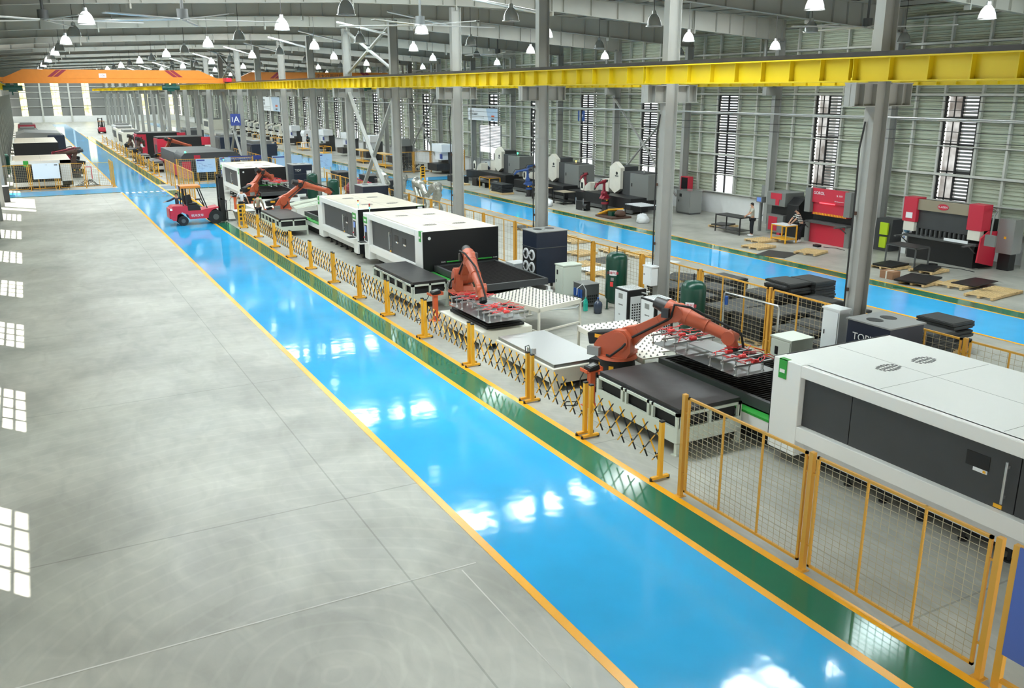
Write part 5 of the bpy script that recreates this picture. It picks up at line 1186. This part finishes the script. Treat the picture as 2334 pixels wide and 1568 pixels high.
tube_cutter('black tube cutting machine with a cream pointed shield, middle one with an amber lamp',31.6,51.5,'blue',light='leda')
tube_cutter('black tube cutting machine with a cream pointed shield, farthest with a green lamp',32.0,60.6,'blue',light='ledg')
for lab,x,y,yaw,bd in (('dark red welding robot arm in front of the nearest tube cutter',30.8,45.3,200,'dred'),('dark red welding robot arm at the plate table between two cutters',32.4,49.9,215,'dred'),('blue welding robot arm at the middle tube cutter',30.8,54.8,160,'bluerobot'),('blue welding robot arm at the farthest tube cutter',33.6,58.2,170,'bluerobot')):
    robot('welding_robot',lab,x,y,yaw,[(.08,1.15),(.1,1.85),(.85,1.75),(1.1,1.45)],body=bd,ped=.6,sc=.5)
for lab,x,y,w,d,h,mt in (('tall grey cabinet with two doors between the tube cutters',33.8,48.0,.8,1.3,2.05,'cap'),('tall grey cabinet beside the farthest tube cutter',34.2,56.6,.8,1.2,2.1,'cap'),('pale grey cabinet right of the nearest tube cutter',34.4,41.6,.9,1.3,1.4,'lampoff')): cabinet(lab,x,y,w,d,h,mt)
t=thing('fume_hose_reel','small black motor unit on the floor near the nearest tube cutter','motor',(29.9,46.3,0)); m=MB().m('black'); m.box(0,0,0,.5,.9,.55); m.cyl((.1,-.35,.28),(.1,0,.28),.18); m.build('housing',None,t); m=MB().m('alu'); m.box(-.02,.85,0,.04,.9,.75); m.box(-.02,0,0,.04,.05,.75); m.build('bracket',None,t)
t=thing('pipe_roller','dark roller unit with a long grey pipe beside the yellow frame table','machine',(30.6,59.6,0)); m=MB().m('black'); m.box(0,3.2,0,.5,4.0,.6); m.build('drive_box',None,t); m=MB().m('dgrey'); m.cyl((.25,0,.5),(.25,3.2,.5),.15,n=14); m.build('pipe',None,t); [ (MB().m('black').box(.05,q_,0,.45,q_+.1,.38).build('stand',None,t)) for q_ in (.2,1.8)]
t=thing('steel_tray_pile','dark steel boxes piled on a pallet behind the column of the dust collector','steel parts',(29.6,56.6,0)); m=MB().m('tray2'); 
for i in range(6): m.box(0,0,.12+i*.1,.9,1.7,.2+i*.1)
m.build('boxes',None,t); m=MB().m('wood'); m.box(-.05,-.05,0,.95,1.9,.12); m.build('pallet',None,t)
t=thing('steel_tray_pile','dark boxes piled on the floor beside the column, far of the yellow frame table','steel parts',(30.3,65.5,0)); m=MB().m('tray2'); m.box(0,0,0,.9,1.2,.5); m.box(.1,1.3,0,.9,2.4,.45); m.build('boxes',None,t); m=MB().m('wood'); m.box(-.9,-1.8,0,.2,-.6,.1); m.build('pallet',None,t)
t=thing('junk_pallet','pallet heaped with yellow frames, green and brown parts near the green strip','scrap pallet',(29.9,43.1,0)); m=MB().m('yellow')
for i in range(7): m.bar((-.6+i*.05,.7-.1*i,.15+i*.05),(.5,.5-.14*i,.2+.05*i),.09,.07)
m.build('yellow_frames',None,t); m=MB().m('brown'); m.box(-.7,-.9,0,.7,.8,.1); m.ball((.1,-.6,.25),.35,.3,.22); m.build('base_boards',None,t); m=MB().m('tank'); m.box(-.3,-.3,.1,.1,.1,.35); m.build('green_case',None,t); m=MB().m('plastic'); m.box(.2,-.5,.1,.55,-.1,.45); m.build('white_case',None,t)
def lump(name,label,cat,x,y,r,mt,seed,h=None):
    rn=random.Random(seed); m=MB().m(mt); m.ball((0,0,0),r,r,(h or r),n=18,k=12)
    m.v=[(a*(1+rn.uniform(-.22,.22)),b*(1+rn.uniform(-.22,.22)),max(0,c*(1+rn.uniform(-.2,.2))+(h or r)*.5)) for a,b,c in m.v]; o=m.build(name,loc=(x,y,0)); return tag(o,label,cat)
lump('plastic_bag','crumpled white plastic bag on the floor beside the dark welding table','bag',29.2,49.4,.3,'boardw',1); lump('plastic_bag','crumpled white bag on the floor at the foot of the dark slat stand','bag',30.0,40.3,.35,'plastic',2); 
# machines farther on: white milling machines
for i,(x,y,lab) in enumerate(((32.4,73.5,'white box-headed machine nearest in the far row, behind mesh fence'),(32.3,83.5,'grey box-headed machine second in the far row along the right wall'),(32.3,92.0,'white box-headed machine third in the far row along the right wall'),(32.3,100.0,'white box-headed machine fourth in the far row along the right wall'),(32.3,109.0,'white box-headed machine fifth in the far row along the right wall'),(32.3,124.0,'white box-headed machine farthest in the row along the right wall'))):
    t=thing('drilling_machine',lab,'machine',(x,y,0)); c='boardw' if i!=1 else 'cap'
    m=MB().m(c); m.box(0,0,1.9,1.2,2.2,2.6); m.build('head_box',None,t,bevel=.03); m=MB().m(c); m.box(.1,.4,1.2,.9,1.7,1.9); m.build('spindle_box',None,t,bevel=.02)
    m=MB().m('charcoal'); m.box(.8,.3,0,1.5,1.9,1.95); m.build('column',None,t); m=MB().m('dsteel'); m.box(-.5,0,.3,.9,2.1,.9); m.build('work_bed',None,t)
    m=MB().m('signblue'); m.box(-.01,.05,1.35,.1,.4,1.75); m.build('control_panel',None,t)
for y in (112,118): 
    t=thing('stamping_press','white C-shaped press with green panel along the right wall, %s'%('nearer' if y==112 else 'farther'),'machine',(32.3,y,0)); m=MB().m('boardw'); m.prism([(0,0),(1.8,0),(1.8,1.9),(1.4,2.2),(.2,2.2),(0,1.8),(.1,1.4),(.9,1.3),(.9,.7),(0,.6)],'y',0,1.6); m.build('frame',None,t,bevel=.05); m=MB().m('tank'); m.box(.85,.3,.7,.9,1.3,1.3); m.build('green_panel',None,t)
# welding robots far down the wall: row of white arms
for i in range(9):
    y=131+i*4.2
    robot('welding_robot','pale robot arm in the dense row far down the right-hand wall',32.6,y,180,[(.05,1.5),(.1,2.5),(1.0,2.3),(1.2,1.7)],body='cream',ped=.7,sc=.75)['group']='pale robots far down the right wall'
for (a,lab) in ((137,'yellow frame table among the pale robots far down the right wall'),(112,'yellow frame table beyond the sign A column'),(126,'yellow frame table farthest beyond the sign A column'),(103,'yellow frame table left of the white machines')): frame_table(lab,30.4,a,1.0,2.6,.95,'yellow',None,True)
for (a,lab) in ((82,'yellow frame rack beside the second far machine'),(88.5,'yellow frame rack in front of the third far machine')): frame_table(lab,30.2,a,1.0,3.4,1.3,'yellow','wood',True)
t=thing('material_heap','dark steel parts heaped behind the mesh fence beside the white box machine','steel parts',(30.3,77.0,0)); m=MB().m('tray')
rn=random.Random(8)
for i in range(26): a=rn.uniform(0,3.8); b=rn.uniform(-.2,1.8); m.bar((b,a,.1+rn.uniform(0,.6)),(b+rn.uniform(-.8,.8),a+rn.uniform(-1,1),.1+rn.uniform(0,.9)),.08,.06)
o=m.build('bars',None,t); m=MB().m('dgrey'); m.box(-.2,-.3,0,2.2,4.2,.12); m.build('base_frame',None,t)
fence('x',29.1,35.9,76.2,'dark yellow mesh fence across the far bay behind the blue cross aisle',4,h=1.9,pitch=(.3,.3),mids=0)
# ================================================================ WRAPPED ROBOTS BETWEEN THE BAYS
def wrapped(label,x,y,seed,flip=1):
    rn=random.Random(seed); t=thing('wrapped_robot',label,'robot',(x,y,0))
    def blobtube(pts,rs,nm):
        m=MB().m('foil'); P=[];Rr=[]
        for (p,q),(r0,r1) in zip(zip(pts,pts[1:]),zip(rs,rs[1:])):
            for k in range(5): P.append(Vector(p)+(Vector(q)-Vector(p))*k/5); Rr.append((r0+(r1-r0)*k/5)*(1+rn.uniform(-.15,.15)))
        P.append(Vector(pts[-1])); Rr.append(rs[-1]); m.tube(P,Rr,n=14); s=rn.uniform(0,9)
        m.v=[(a+rn.uniform(-.03,.03),b+rn.uniform(-.03,.03),max(.02,c+rn.uniform(-.03,.03))) for a,b,c in m.v]; m.build(nm,None,t)
    blobtube([(0,0,0),(0,0,.6),(0,.1*flip,1.0)],[.5,.42,.3],'wrapped_base'); blobtube([(0,.1*flip,.9),(0,-.4*flip,1.6),(0,-.3*flip,1.95)],[.28,.22,.26],'wrapped_lower_arm'); blobtube([(0,-.45*flip,1.9),(0,.5*flip,1.75),(0,1.1*flip,1.25)],[.3,.2,.12],'wrapped_upper_arm')
wrapped('robot wrapped in crumpled foil, nearest the yellow fence gate',20.4,47.3,1,1); wrapped('robot wrapped in crumpled foil, second from the near end',20.5,50.0,2,-1); wrapped('robot wrapped in crumpled foil, third from the near end',20.6,53.2,3,1); wrapped('robot wrapped in crumpled foil beside the dark crates, farthest',20.6,56.6,4,-1)
for x,y,l in ((20.6,60.0,'nearer'),(20.7,62.6,'farther')): lump('red_bundle','crumpled red wrapped bundle between the bays, '+l,'bundle',x,y,.75,'dred',5,.7)
for x,y,l in ((21.8,59.5,'nearest the foil robots'),(22.0,63.5,'behind the red bundles'),(21.0,67.5,'farthest, under the blue boards')):
    t=thing('dark_crate','dark crate standing between the bays, '+l,'crate',(x,y,0)); m=MB().m('tray2'); m.box(0,0,0,1.1,2.0,1.05); m.build('body',None,t); m=MB().m('dsteel'); m.box(-.02,-.02,1.05,1.12,2.02,1.12); m.build('lid',None,t)
# ================================================================ BOARDS AND FENCES AT THE CROSS AISLE
def board(label,x0,x1,y,z0,z1,mt='board',bar='signblue',lines=True,txt=None,rz=0):
    t=thing('notice_board',label,'notice board',(x0,y,0),rz); L=x1-x0
    m=MB().m(mt); m.box(0,-.02,z0,L,.02,z1); q=m.build('panel',None,t)
    m=MB().m(bar); m.box(.06,-.028,z1-.16,L*.45,-.02,z1-.06); m.build('title_bar',None,q)
    if lines:
        m=MB().m('signblue'); rn=random.Random(int(x0*7))
        for i in range(12): a=rn.uniform(.08,L-.4); b=z0+rn.uniform(.08,(z1-z0)*.7); w_=rn.uniform(.12,.34); m.box(a,-.024,b,a+w_,-.02,b+.012); m.box(a,-.024,b,a+.01,-.02,b+rn.uniform(.05,.16))
        m.build('printed_lines',None,q)
    for xx in (.1,L/2,L-.15): 
        m=MB().m('fence'); m.box(xx,.02,0,xx+.05,.07,z1); m.build('post',None,t)
    return t
board('pale blue printed board on a yellow fence left of the forklift mast',11.75,13.25,75.2,.95,2.0)
board('white printed board just left of the farthest white machine',13.7,14.6,75.9,1.3,2.0)
board('pale blue plain board on posts left of the sign A column base',17.9,20.4,75.6,.95,2.0,lines=False)
board('pale blue board with line drawings right of the sign A column',21.4,22.9,75.2,.95,2.05)
t=thing('company_banner','dark blue banner strip standing behind the farthest near-bay machine','banner',(14.5,76.4,0)); m=MB().m('signblue'); m.box(0,-.02,1.7,2.75,.02,2.05); m.build('panel',None,t); text('河南太行智能装备有限公司',.15,'boardw',t,(1.1,-.03,1.87),RX); m=MB().m('fence'); m.box(.1,.02,0,.15,.07,2.0); m.box(2.6,.02,0,2.65,.07,2.0); m.build('posts',None,t)
fence('x',10.4,16.4,76.0,'yellow mesh fence behind the pale blue board, near bay',2,h=2.0,pitch=(.14,.14),r=.006,mids=1)
fence('y',72.9,77.4,9.72,'yellow mesh gate standing along the walkway at the cross aisle, far post',2,h=1.95,pitch=(.2,.2),r=.006,mids=1)
fence('y',63.9,70.8,9.72,'yellow mesh fence along the walkway behind the forklift',3,h=1.95,pitch=(.2,.2),r=.006,mids=1)
fence('y',72.9,90,17.5,'yellow mesh fence between the bays beyond the cross aisle',5,pitch=(.3,.3))
fence('x',-2.0,5.6,76.6,'yellow mesh fence in front of the left-hand white machine',4,h=1.95,pitch=(.12,.12),r=.005,mids=1)
fence('y',76.6,79.6,5.72,'yellow fence panel returning along the left walkway edge',1,h=1.95,pitch=(.2,.2),r=.006,mids=1)
t=thing('white_board','blank white board hanging on the yellow fence at the left','board',(.15,76.5,0)); m=MB().m('boardw'); m.box(0,-.03,.85,1.82,0,2.0); q=m.build('panel',None,t); m=MB().m('charcoal'); m.box(1.5,-.035,1.82,1.72,-.03,1.9); m.build('logo_mark',None,q); m=MB().m('fence'); m.box(.3,0,.0,.35,.04,1.9); m.box(1.4,0,0,1.45,.04,1.9); m.build('hanger',None,t)
text('公司',.08,'grey',q,(.95,-.035,1.88),RX)
# ================================================================ LEFT-HAND MACHINES
laser('laser_cutting_machine','white laser cutting machine behind the yellow fence at the left edge',-1.25,77.5,7.2,0,W=4.1,T=2.15,wins=(),handle=None)
L5=[o for o in COL.objects if o.get('label','').startswith('white laser cutting machine behind the yellow')][0]
m=MB().m('white'); m.box(3.35,-.1,.25,4.1,-.03,2.15); m.box(0,-.1,1.9,4.1,-.03,2.15); m.box(0,-.1,.25,4.1,-.03,.55); m.build('front_frame',None,L5)
m=MB().m('green'); m.box(.85,-.12,1.7,1.2,-.1,2.17); m.build('corner_badge',None,L5)
L6=laser('laser_cutting_machine','second white laser cutting machine at the left, farther than the fenced one',-1.2,104.0,12,0,W=4.1,T=2.2,wins=(),handle=None)
t=thing('dark_machine','long grey machine with dark rounded end at the left, farthest of its row','machine',(-1.0,124,0)); m=MB().m('cap'); m.prism([(0,0),(5.2,0),(5.2,1.9),(4.8,2.3),(1.0,2.5),(0,2.2)],'y',0,10); m.build('hood',None,t,bevel=.1); m=MB().m('navy'); m.box(3.4,-.1,.2,5.3,6,2.1); m.build('end_housing',None,t,bevel=.1)
robot('industrial_robot','dark red robot arm reaching left behind the fenced white machine',3.3,93.5,185,[(.1,1.3),(-.5,2.0),(1.2,1.75),(1.4,1.3)],body='dred',ped=.5,sc=1.1)
robot('industrial_robot','dark robot arm standing beside the walkway behind the left white machine',3.5,87.0,190,[(.1,1.3),(-.2,2.2),(1.3,2.0),(1.6,1.6)],body='brown',ped=.5,sc=1.0)
m=MB().m('red')
for a in ((-.0,0),(.5,0),(0,.5),(.5,.5)): m.box(a[0],a[1],0,a[0]+.05,a[1]+.05,1.0)
m.box(0,0,1.0,.55,.55,1.05); tag(m.build('red_stand',None,loc=(4.1,84.5,0)),'small red stand beside the dark robot arm at the left','stand')
m=MB().m('tray'); rn=random.Random(4)
for i in range(14): m.bar((rn.uniform(-.9,.9),rn.uniform(-.4,.4),.05),(rn.uniform(-.3,.4),rn.uniform(-.3,.3),.5),.03,.03)
m.box(-.9,-.5,0,.9,.5,.06); tag(m.build('wire_pile',None,loc=(3.9,78.3,0)),'pile of dark wire offcuts behind the left fence','scrap')
tank('dark green air tank beside the left-hand wall behind the fence',-1.75,90,2.0,.3,False)
t=thing('control_desk','black control desk in the bright doorway at the left edge','desk',(-1.95,69.3,0)); m=MB().m('black'); m.box(0,0,0,.5,.35,1.05); m.build('body',None,t); m=MB().m('boardw'); m.box(-.05,-.05,1.05,.55,.4,1.1); m.build('top',None,t)
# ================================================================ FAR MID: RED MACHINES BESIDE THE WALKWAY
def red_cabin(label,x,y):
    t=thing('bending_cell',label,'machine',(x,y,0)); m=MB().m('red'); m.box(0,0,.1,.12,2.6,2.6); m.build('front_frame',None,t); m=MB().m('dgrey'); m.box(-.02,.3,.3,0,1.9,2.0); m.build('window_panel',None,t)
    m=MB().m('red'); m.box(.0,-.12,.0,1.0,0,2.6); q=m.build('side_panel',None,t); m=MB().m('boardw'); m.box(.3,-.14,1.2,.7,-.12,1.6); m.build('notice',None,q); m=MB().m('black'); m.box(.12,.05,.1,4.6,3.4,2.75); m.build('housing',None,t); m=MB().m('red'); m.box(4.3,-.1,1.9,5.2,.3,2.7); m.build('side_box',None,t)
red_cabin('red and black bending cell beside the walkway, farther of the two',10.9,108.5); red_cabin('red and black bending cell beside the walkway, nearer of the two',11.6,97.0)
t=thing('laser_cutting_machine','red and dark laser cutting machine with a rounded dark roof beside the walkway','machine',(11.1,78.2,0)); m=MB().m('charcoal'); m.prism([(0,2.0),(.3,2.3),(4.4,2.3),(4.8,2.0),(4.8,1.6),(0,1.6)],'y',0,4.2); m.build('roof_hood',None,t,bevel=.1); m=MB().m('dgrey'); m.box(.2,4.2,.4,4.6,14,2.05); m.build('rear_body',None,t); m=MB().m('red'); m.box(-.05,.6,.25,.1,13.8,1.1); m.box(.0,-.05,.2,.7,.0,1.6); m.build('red_panels',None,t); m=MB().m('black'); m.box(.1,0,.2,4.7,4.2,1.6); m.build('front_body',None,t); m=MB().m('red'); m.box(1.0,-.06,1.75,1.5,0.02,2.1); m.build('name_plate',None,t); m=MB().m('ledg'); m.cyl((.4,.3,2.3),(.4,.3,2.42),.06); m.build('signal_lamp',None,t)
robot('industrial_robot','orange robot arm behind the red laser machine beside the walkway',11.6,93.5,20,[(.1,1.3),(.9,2.6),(2.9,2.0),(3.2,1.6)],ped=.5); robot('industrial_robot','dark robot arm between the two red bending cells',10.4,103.5,60,[(.1,1.3),(.5,2.3),(1.5,2.0),(1.7,1.5)],body='brown',ped=.5)
robot('industrial_robot','dark robot arm beyond the farther red bending cell',10.6,114.5,60,[(.1,1.3),(.6,2.1),(1.5,1.8),(1.7,1.3)],body='brown',ped=.5)
cut_table('pale slotted table beside the walkway in front of the red laser machine',9.98,88.6,1.05,4.5,.97); cut_table('pale slotted table beside the nearer red bending cell',9.98,98.5,1.05,3.5,.97); cut_table('pale slotted table beside the farther red bending cell',9.95,109.5,.9,3.5,.97)
yb=[83.3,86.7,90,94.3,97,99.9,104,109.9,114,118,122,128,136,144]
for i,(a,b) in enumerate(zip(yb,yb[1:])):
    barrier(a+.05,b-.05,'yellow folding barrier of the far stretch beyond the cross aisle',nd=5)['group']='folding barriers beyond the cross aisle'
for i,(x,y,c,lab) in enumerate(((11.5,132,'cream','pale wrapped machine beyond the red cells, nearest'),(12.0,146,'cream','pale wrapped machine beyond the red cells, middle'),(13.0,160,'plastic','pale wrapped machine beyond the red cells, farthest'),(20.5,95,'navy','dark machine behind the columns, nearest'),(20.5,112,'navy','dark machine behind the columns, middle'),(20.0,135,'charcoal','dark machine behind the columns, farthest'),(-.8,150,'lampoff','grey machine far down the left-hand wall'),(-.8,172,'dred','red machine far down the left-hand wall'),(31.5,182,'cream','pale machine at the far end of the right bay'))):
    t=thing('machine_tool',lab,'machine',(x,y,0)); m=MB().m(c); m.box(0,0,0,2.6,6,1.9); m.build('body',None,t,bevel=.05); m=MB().m('charcoal'); m.box(-.03,.6,.6,0,5.2,1.6); m.build('front_panel',None,t); m=MB().m('cap'); m.box(.3,.5,1.9,2.2,4,2.2); m.build('top_cover',None,t)
# ---- signs
t=thing('column_sign','blue sign with a white letter A on a column','sign',(16.6,0,0)); t.location=(16.72,81.5,4.3); m=MB().m('signblue'); m.box(-.75,-.03,0,.1,.0,1.0) ; m.build('panel',None,t); text('A',.75,'boardw',t,(-.25,-.04,.5),RX); text('1',.6,'boardw',t,(-.6,-.04,.5),RX)
def banner(label,y0,y1,z0,z1,body,x=35.75):
    t=thing('wall_banner',label,'banner',(x,y0,z0)); L=y1-y0; H=z1-z0; m=MB().m('boardw'); m.box(-.04,0,0,0,L,H); m.build('panel',None,t)
    m=MB().m('board'); m.prism([(0,0),(L*.3,0),(L*.38,H),(0,H)],'x',-.055,-.04); q=m.build('picture_area',None,t); m=MB().m('orange'); m.box(-.065,L*.1,H*.3,-.055,L*.2,H*.45); m.m('charcoal').box(-.065,L*.12,H*.1,-.055,L*.2,H*.2); m.build('printed_robot',None,q)
    a,b=body; text(a,H*.2,'charcoal',t,(-.05,L*.95,H*.74),RL,align='LEFT'); text(b,H*.2,'charcoal',t,(-.05,L*.95,H*.5),RL,align='LEFT'); m=MB().m('grey'); m.box(-.05,L*.45,H*.28,-.045,L*.94,H*.31); m.box(-.05,L*.45,H*.18,-.045,L*.94,H*.21); m.build('small_print',None,t)
banner('white banner with dark characters above the pale roller door on the right wall',69.0,74.8,4.65,5.7,('让每一次','精工制造 成就客户'))
banner('white banner with dark characters and blue picture, farther along the right wall',143,157,4.1,6.3,('安全 品质效率创新','质量 创新驱动发展'))
t=thing('roller_door','pale slatted roller door in the right wall under the banner','door',(36.1,69.2,0)); m=MB().m('daypane'); m.box(.02,0,1.9,.05,4.0,4.2); m.build('backing',None,t); m=MB().m('cap')
for i in range(14): m.box(-.02,0,2.4+i*.13,.02,4.0,2.45+i*.13)
m.build('slats',None,t); m=MB().m('grey'); m.box(-.05,-.1,0,.05,0,4.3); m.box(-.05,4.0,0,.05,4.1,4.3); m.box(-.05,1.95,0,0,2.05,4.2); m.build('frame',None,t)
t=thing('window_sign','small blue number sign on a window of the right wall','sign',(36.32,56.3,5.0)); m=MB().m('blue'); m.box(-.02,0,0,0,.9,.75); m.build('panel',None,t); text('144',.4,'boardw',t,(-.03,.45,.37),RL)
# ================================================================ LABELS THAT TELL REPEATS APART
ORD=['nearest','second nearest','third nearest','fourth nearest','fifth nearest','sixth nearest','seventh nearest','eighth nearest','ninth nearest','tenth nearest','eleventh nearest','twelfth nearest','thirteenth nearest']
def seen(p):
    c=RC@(Vector(p)-Vector((0,0,7.2)))
    if c.z<=0: return False
    x=1167+2012.65*c.x/c.z; y=784+2012.65*c.y/c.z
    return 0<=x<=2334 and 0<=y<=1568
def order(group,pts,fmt,far,most=11):
    L=sorted([o for o in COL.objects if o.get('group')==group],key=lambda o:o.location.y)
    V=[o for o in L if any(seen((o.location.x+a,o.location.y+b,o.location.z+c)) for a,b,c in pts)]
    for i,o in enumerate(V): o['label']=fmt%ORD[i] if i<most else far
    for o in L:
        if o in V: continue
        if 'lamp' in group:
            for c in list(o.children_recursive)+[o]: bpy.data.objects.remove(c)
        else: o['label']='out-of-view '+far
order('roof rafters',[(x,0,zb(x)+.1) for x in range(0,36,2)],'%s visible grey steel roof rafter spanning the hall','grey steel roof rafter far down the hall')
order('roof struts',[(0,0,10)],'%s visible pale tubular strut between column head and roof','pale tubular strut at a far column head',9)
order('eaves drain pipes',[(0,0,8.5)],'%s visible bent drain pipe under the right-hand eaves','bent drain pipe far along the right-hand eaves',9)
order('columns along the right wall',[(0,0,3),(0,0,8)],'%s visible grey steel column standing against the right-hand wall','grey steel column far along the right-hand wall',9)
order('columns along the left wall',[(0,0,3),(0,0,8)],'%s visible pale steel column at the left edge of the picture','pale steel column far along the left-hand wall',3)
order('folding barriers beyond the cross aisle',[(0,0,1)],'%s yellow folding barrier beyond the cross aisle, beside the walkway','yellow folding barrier far beyond the cross aisle',12)
for rn in RN.values():
    for w_,tx in (('lit','%s visible glowing white bell lamp of the '+rn),('unlit','%s visible unlit grey bell lamp of the '+rn)):
        order(w_+' lamps of the '+rn,[(0,0,.2)],tx,('glowing' if w_=='lit' else 'unlit')+' bell lamp at the far end of the '+rn,8)
num=['fourth','fifth','sixth','seventh','eighth','ninth','tenth','eleventh','twelfth']
cl=sorted([o for o in COL.objects if o.get('group')=='columns between the bays'],key=lambda o:o.location.y)[2:]
for i,o in enumerate(cl):
    if 4<=i<=11: o['label']='grey steel column, %s from the right edge in the row between the bays'%num[i-3]
    elif i>11: o['label']='grey steel column in the distant dense part of the row between the bays'
wr_=sorted([o for o in COL.objects if o.get('group')=='pale robots far down the right wall'],key=lambda o:o.location.y)
for i,o in enumerate(wr_): o['label']=ORD[i]+' pale robot arm in the dense row far down the right-hand wall'
rows={18:'front row against the mesh fence',19:'second row behind the mesh fence',20:'third row behind the mesh fence',21:'fourth row behind the mesh fence',22:'row nearest the far walkway',23:'row nearest the far walkway'}
rk={}
for x,y,n,r in ST: rk.setdefault(rows[int(round(x-.45))],[]).append(y)
for v in rk.values(): v.sort(reverse=True)
on=['first','second','third','fourth','fifth','sixth','seventh','eighth']
TR=[o for o in COL.objects if o.get('category')=='steel tray']; PL_=[o for o in COL.objects if o.get('group')=='pallets under the steel trays']
i0=0
for si,(x,y,n,r) in enumerate(ST):
    rn=rows[int(round(x-.45))]; q=on[rk[rn].index(y)]
    for i in range(n):
        o=TR[i0+i]; lv='top' if i==n-1 else 'lowest' if i==0 else 'inner'
        o['label']='%s dark steel tray, %s stack from left, %s'%(lv,q,rn); o['group']='steel trays, %s stack from left, %s'%(q,rn)
    PL_[si]['label']='wooden pallet under the %s tray stack from left, %s'%(q,rn); i0+=n
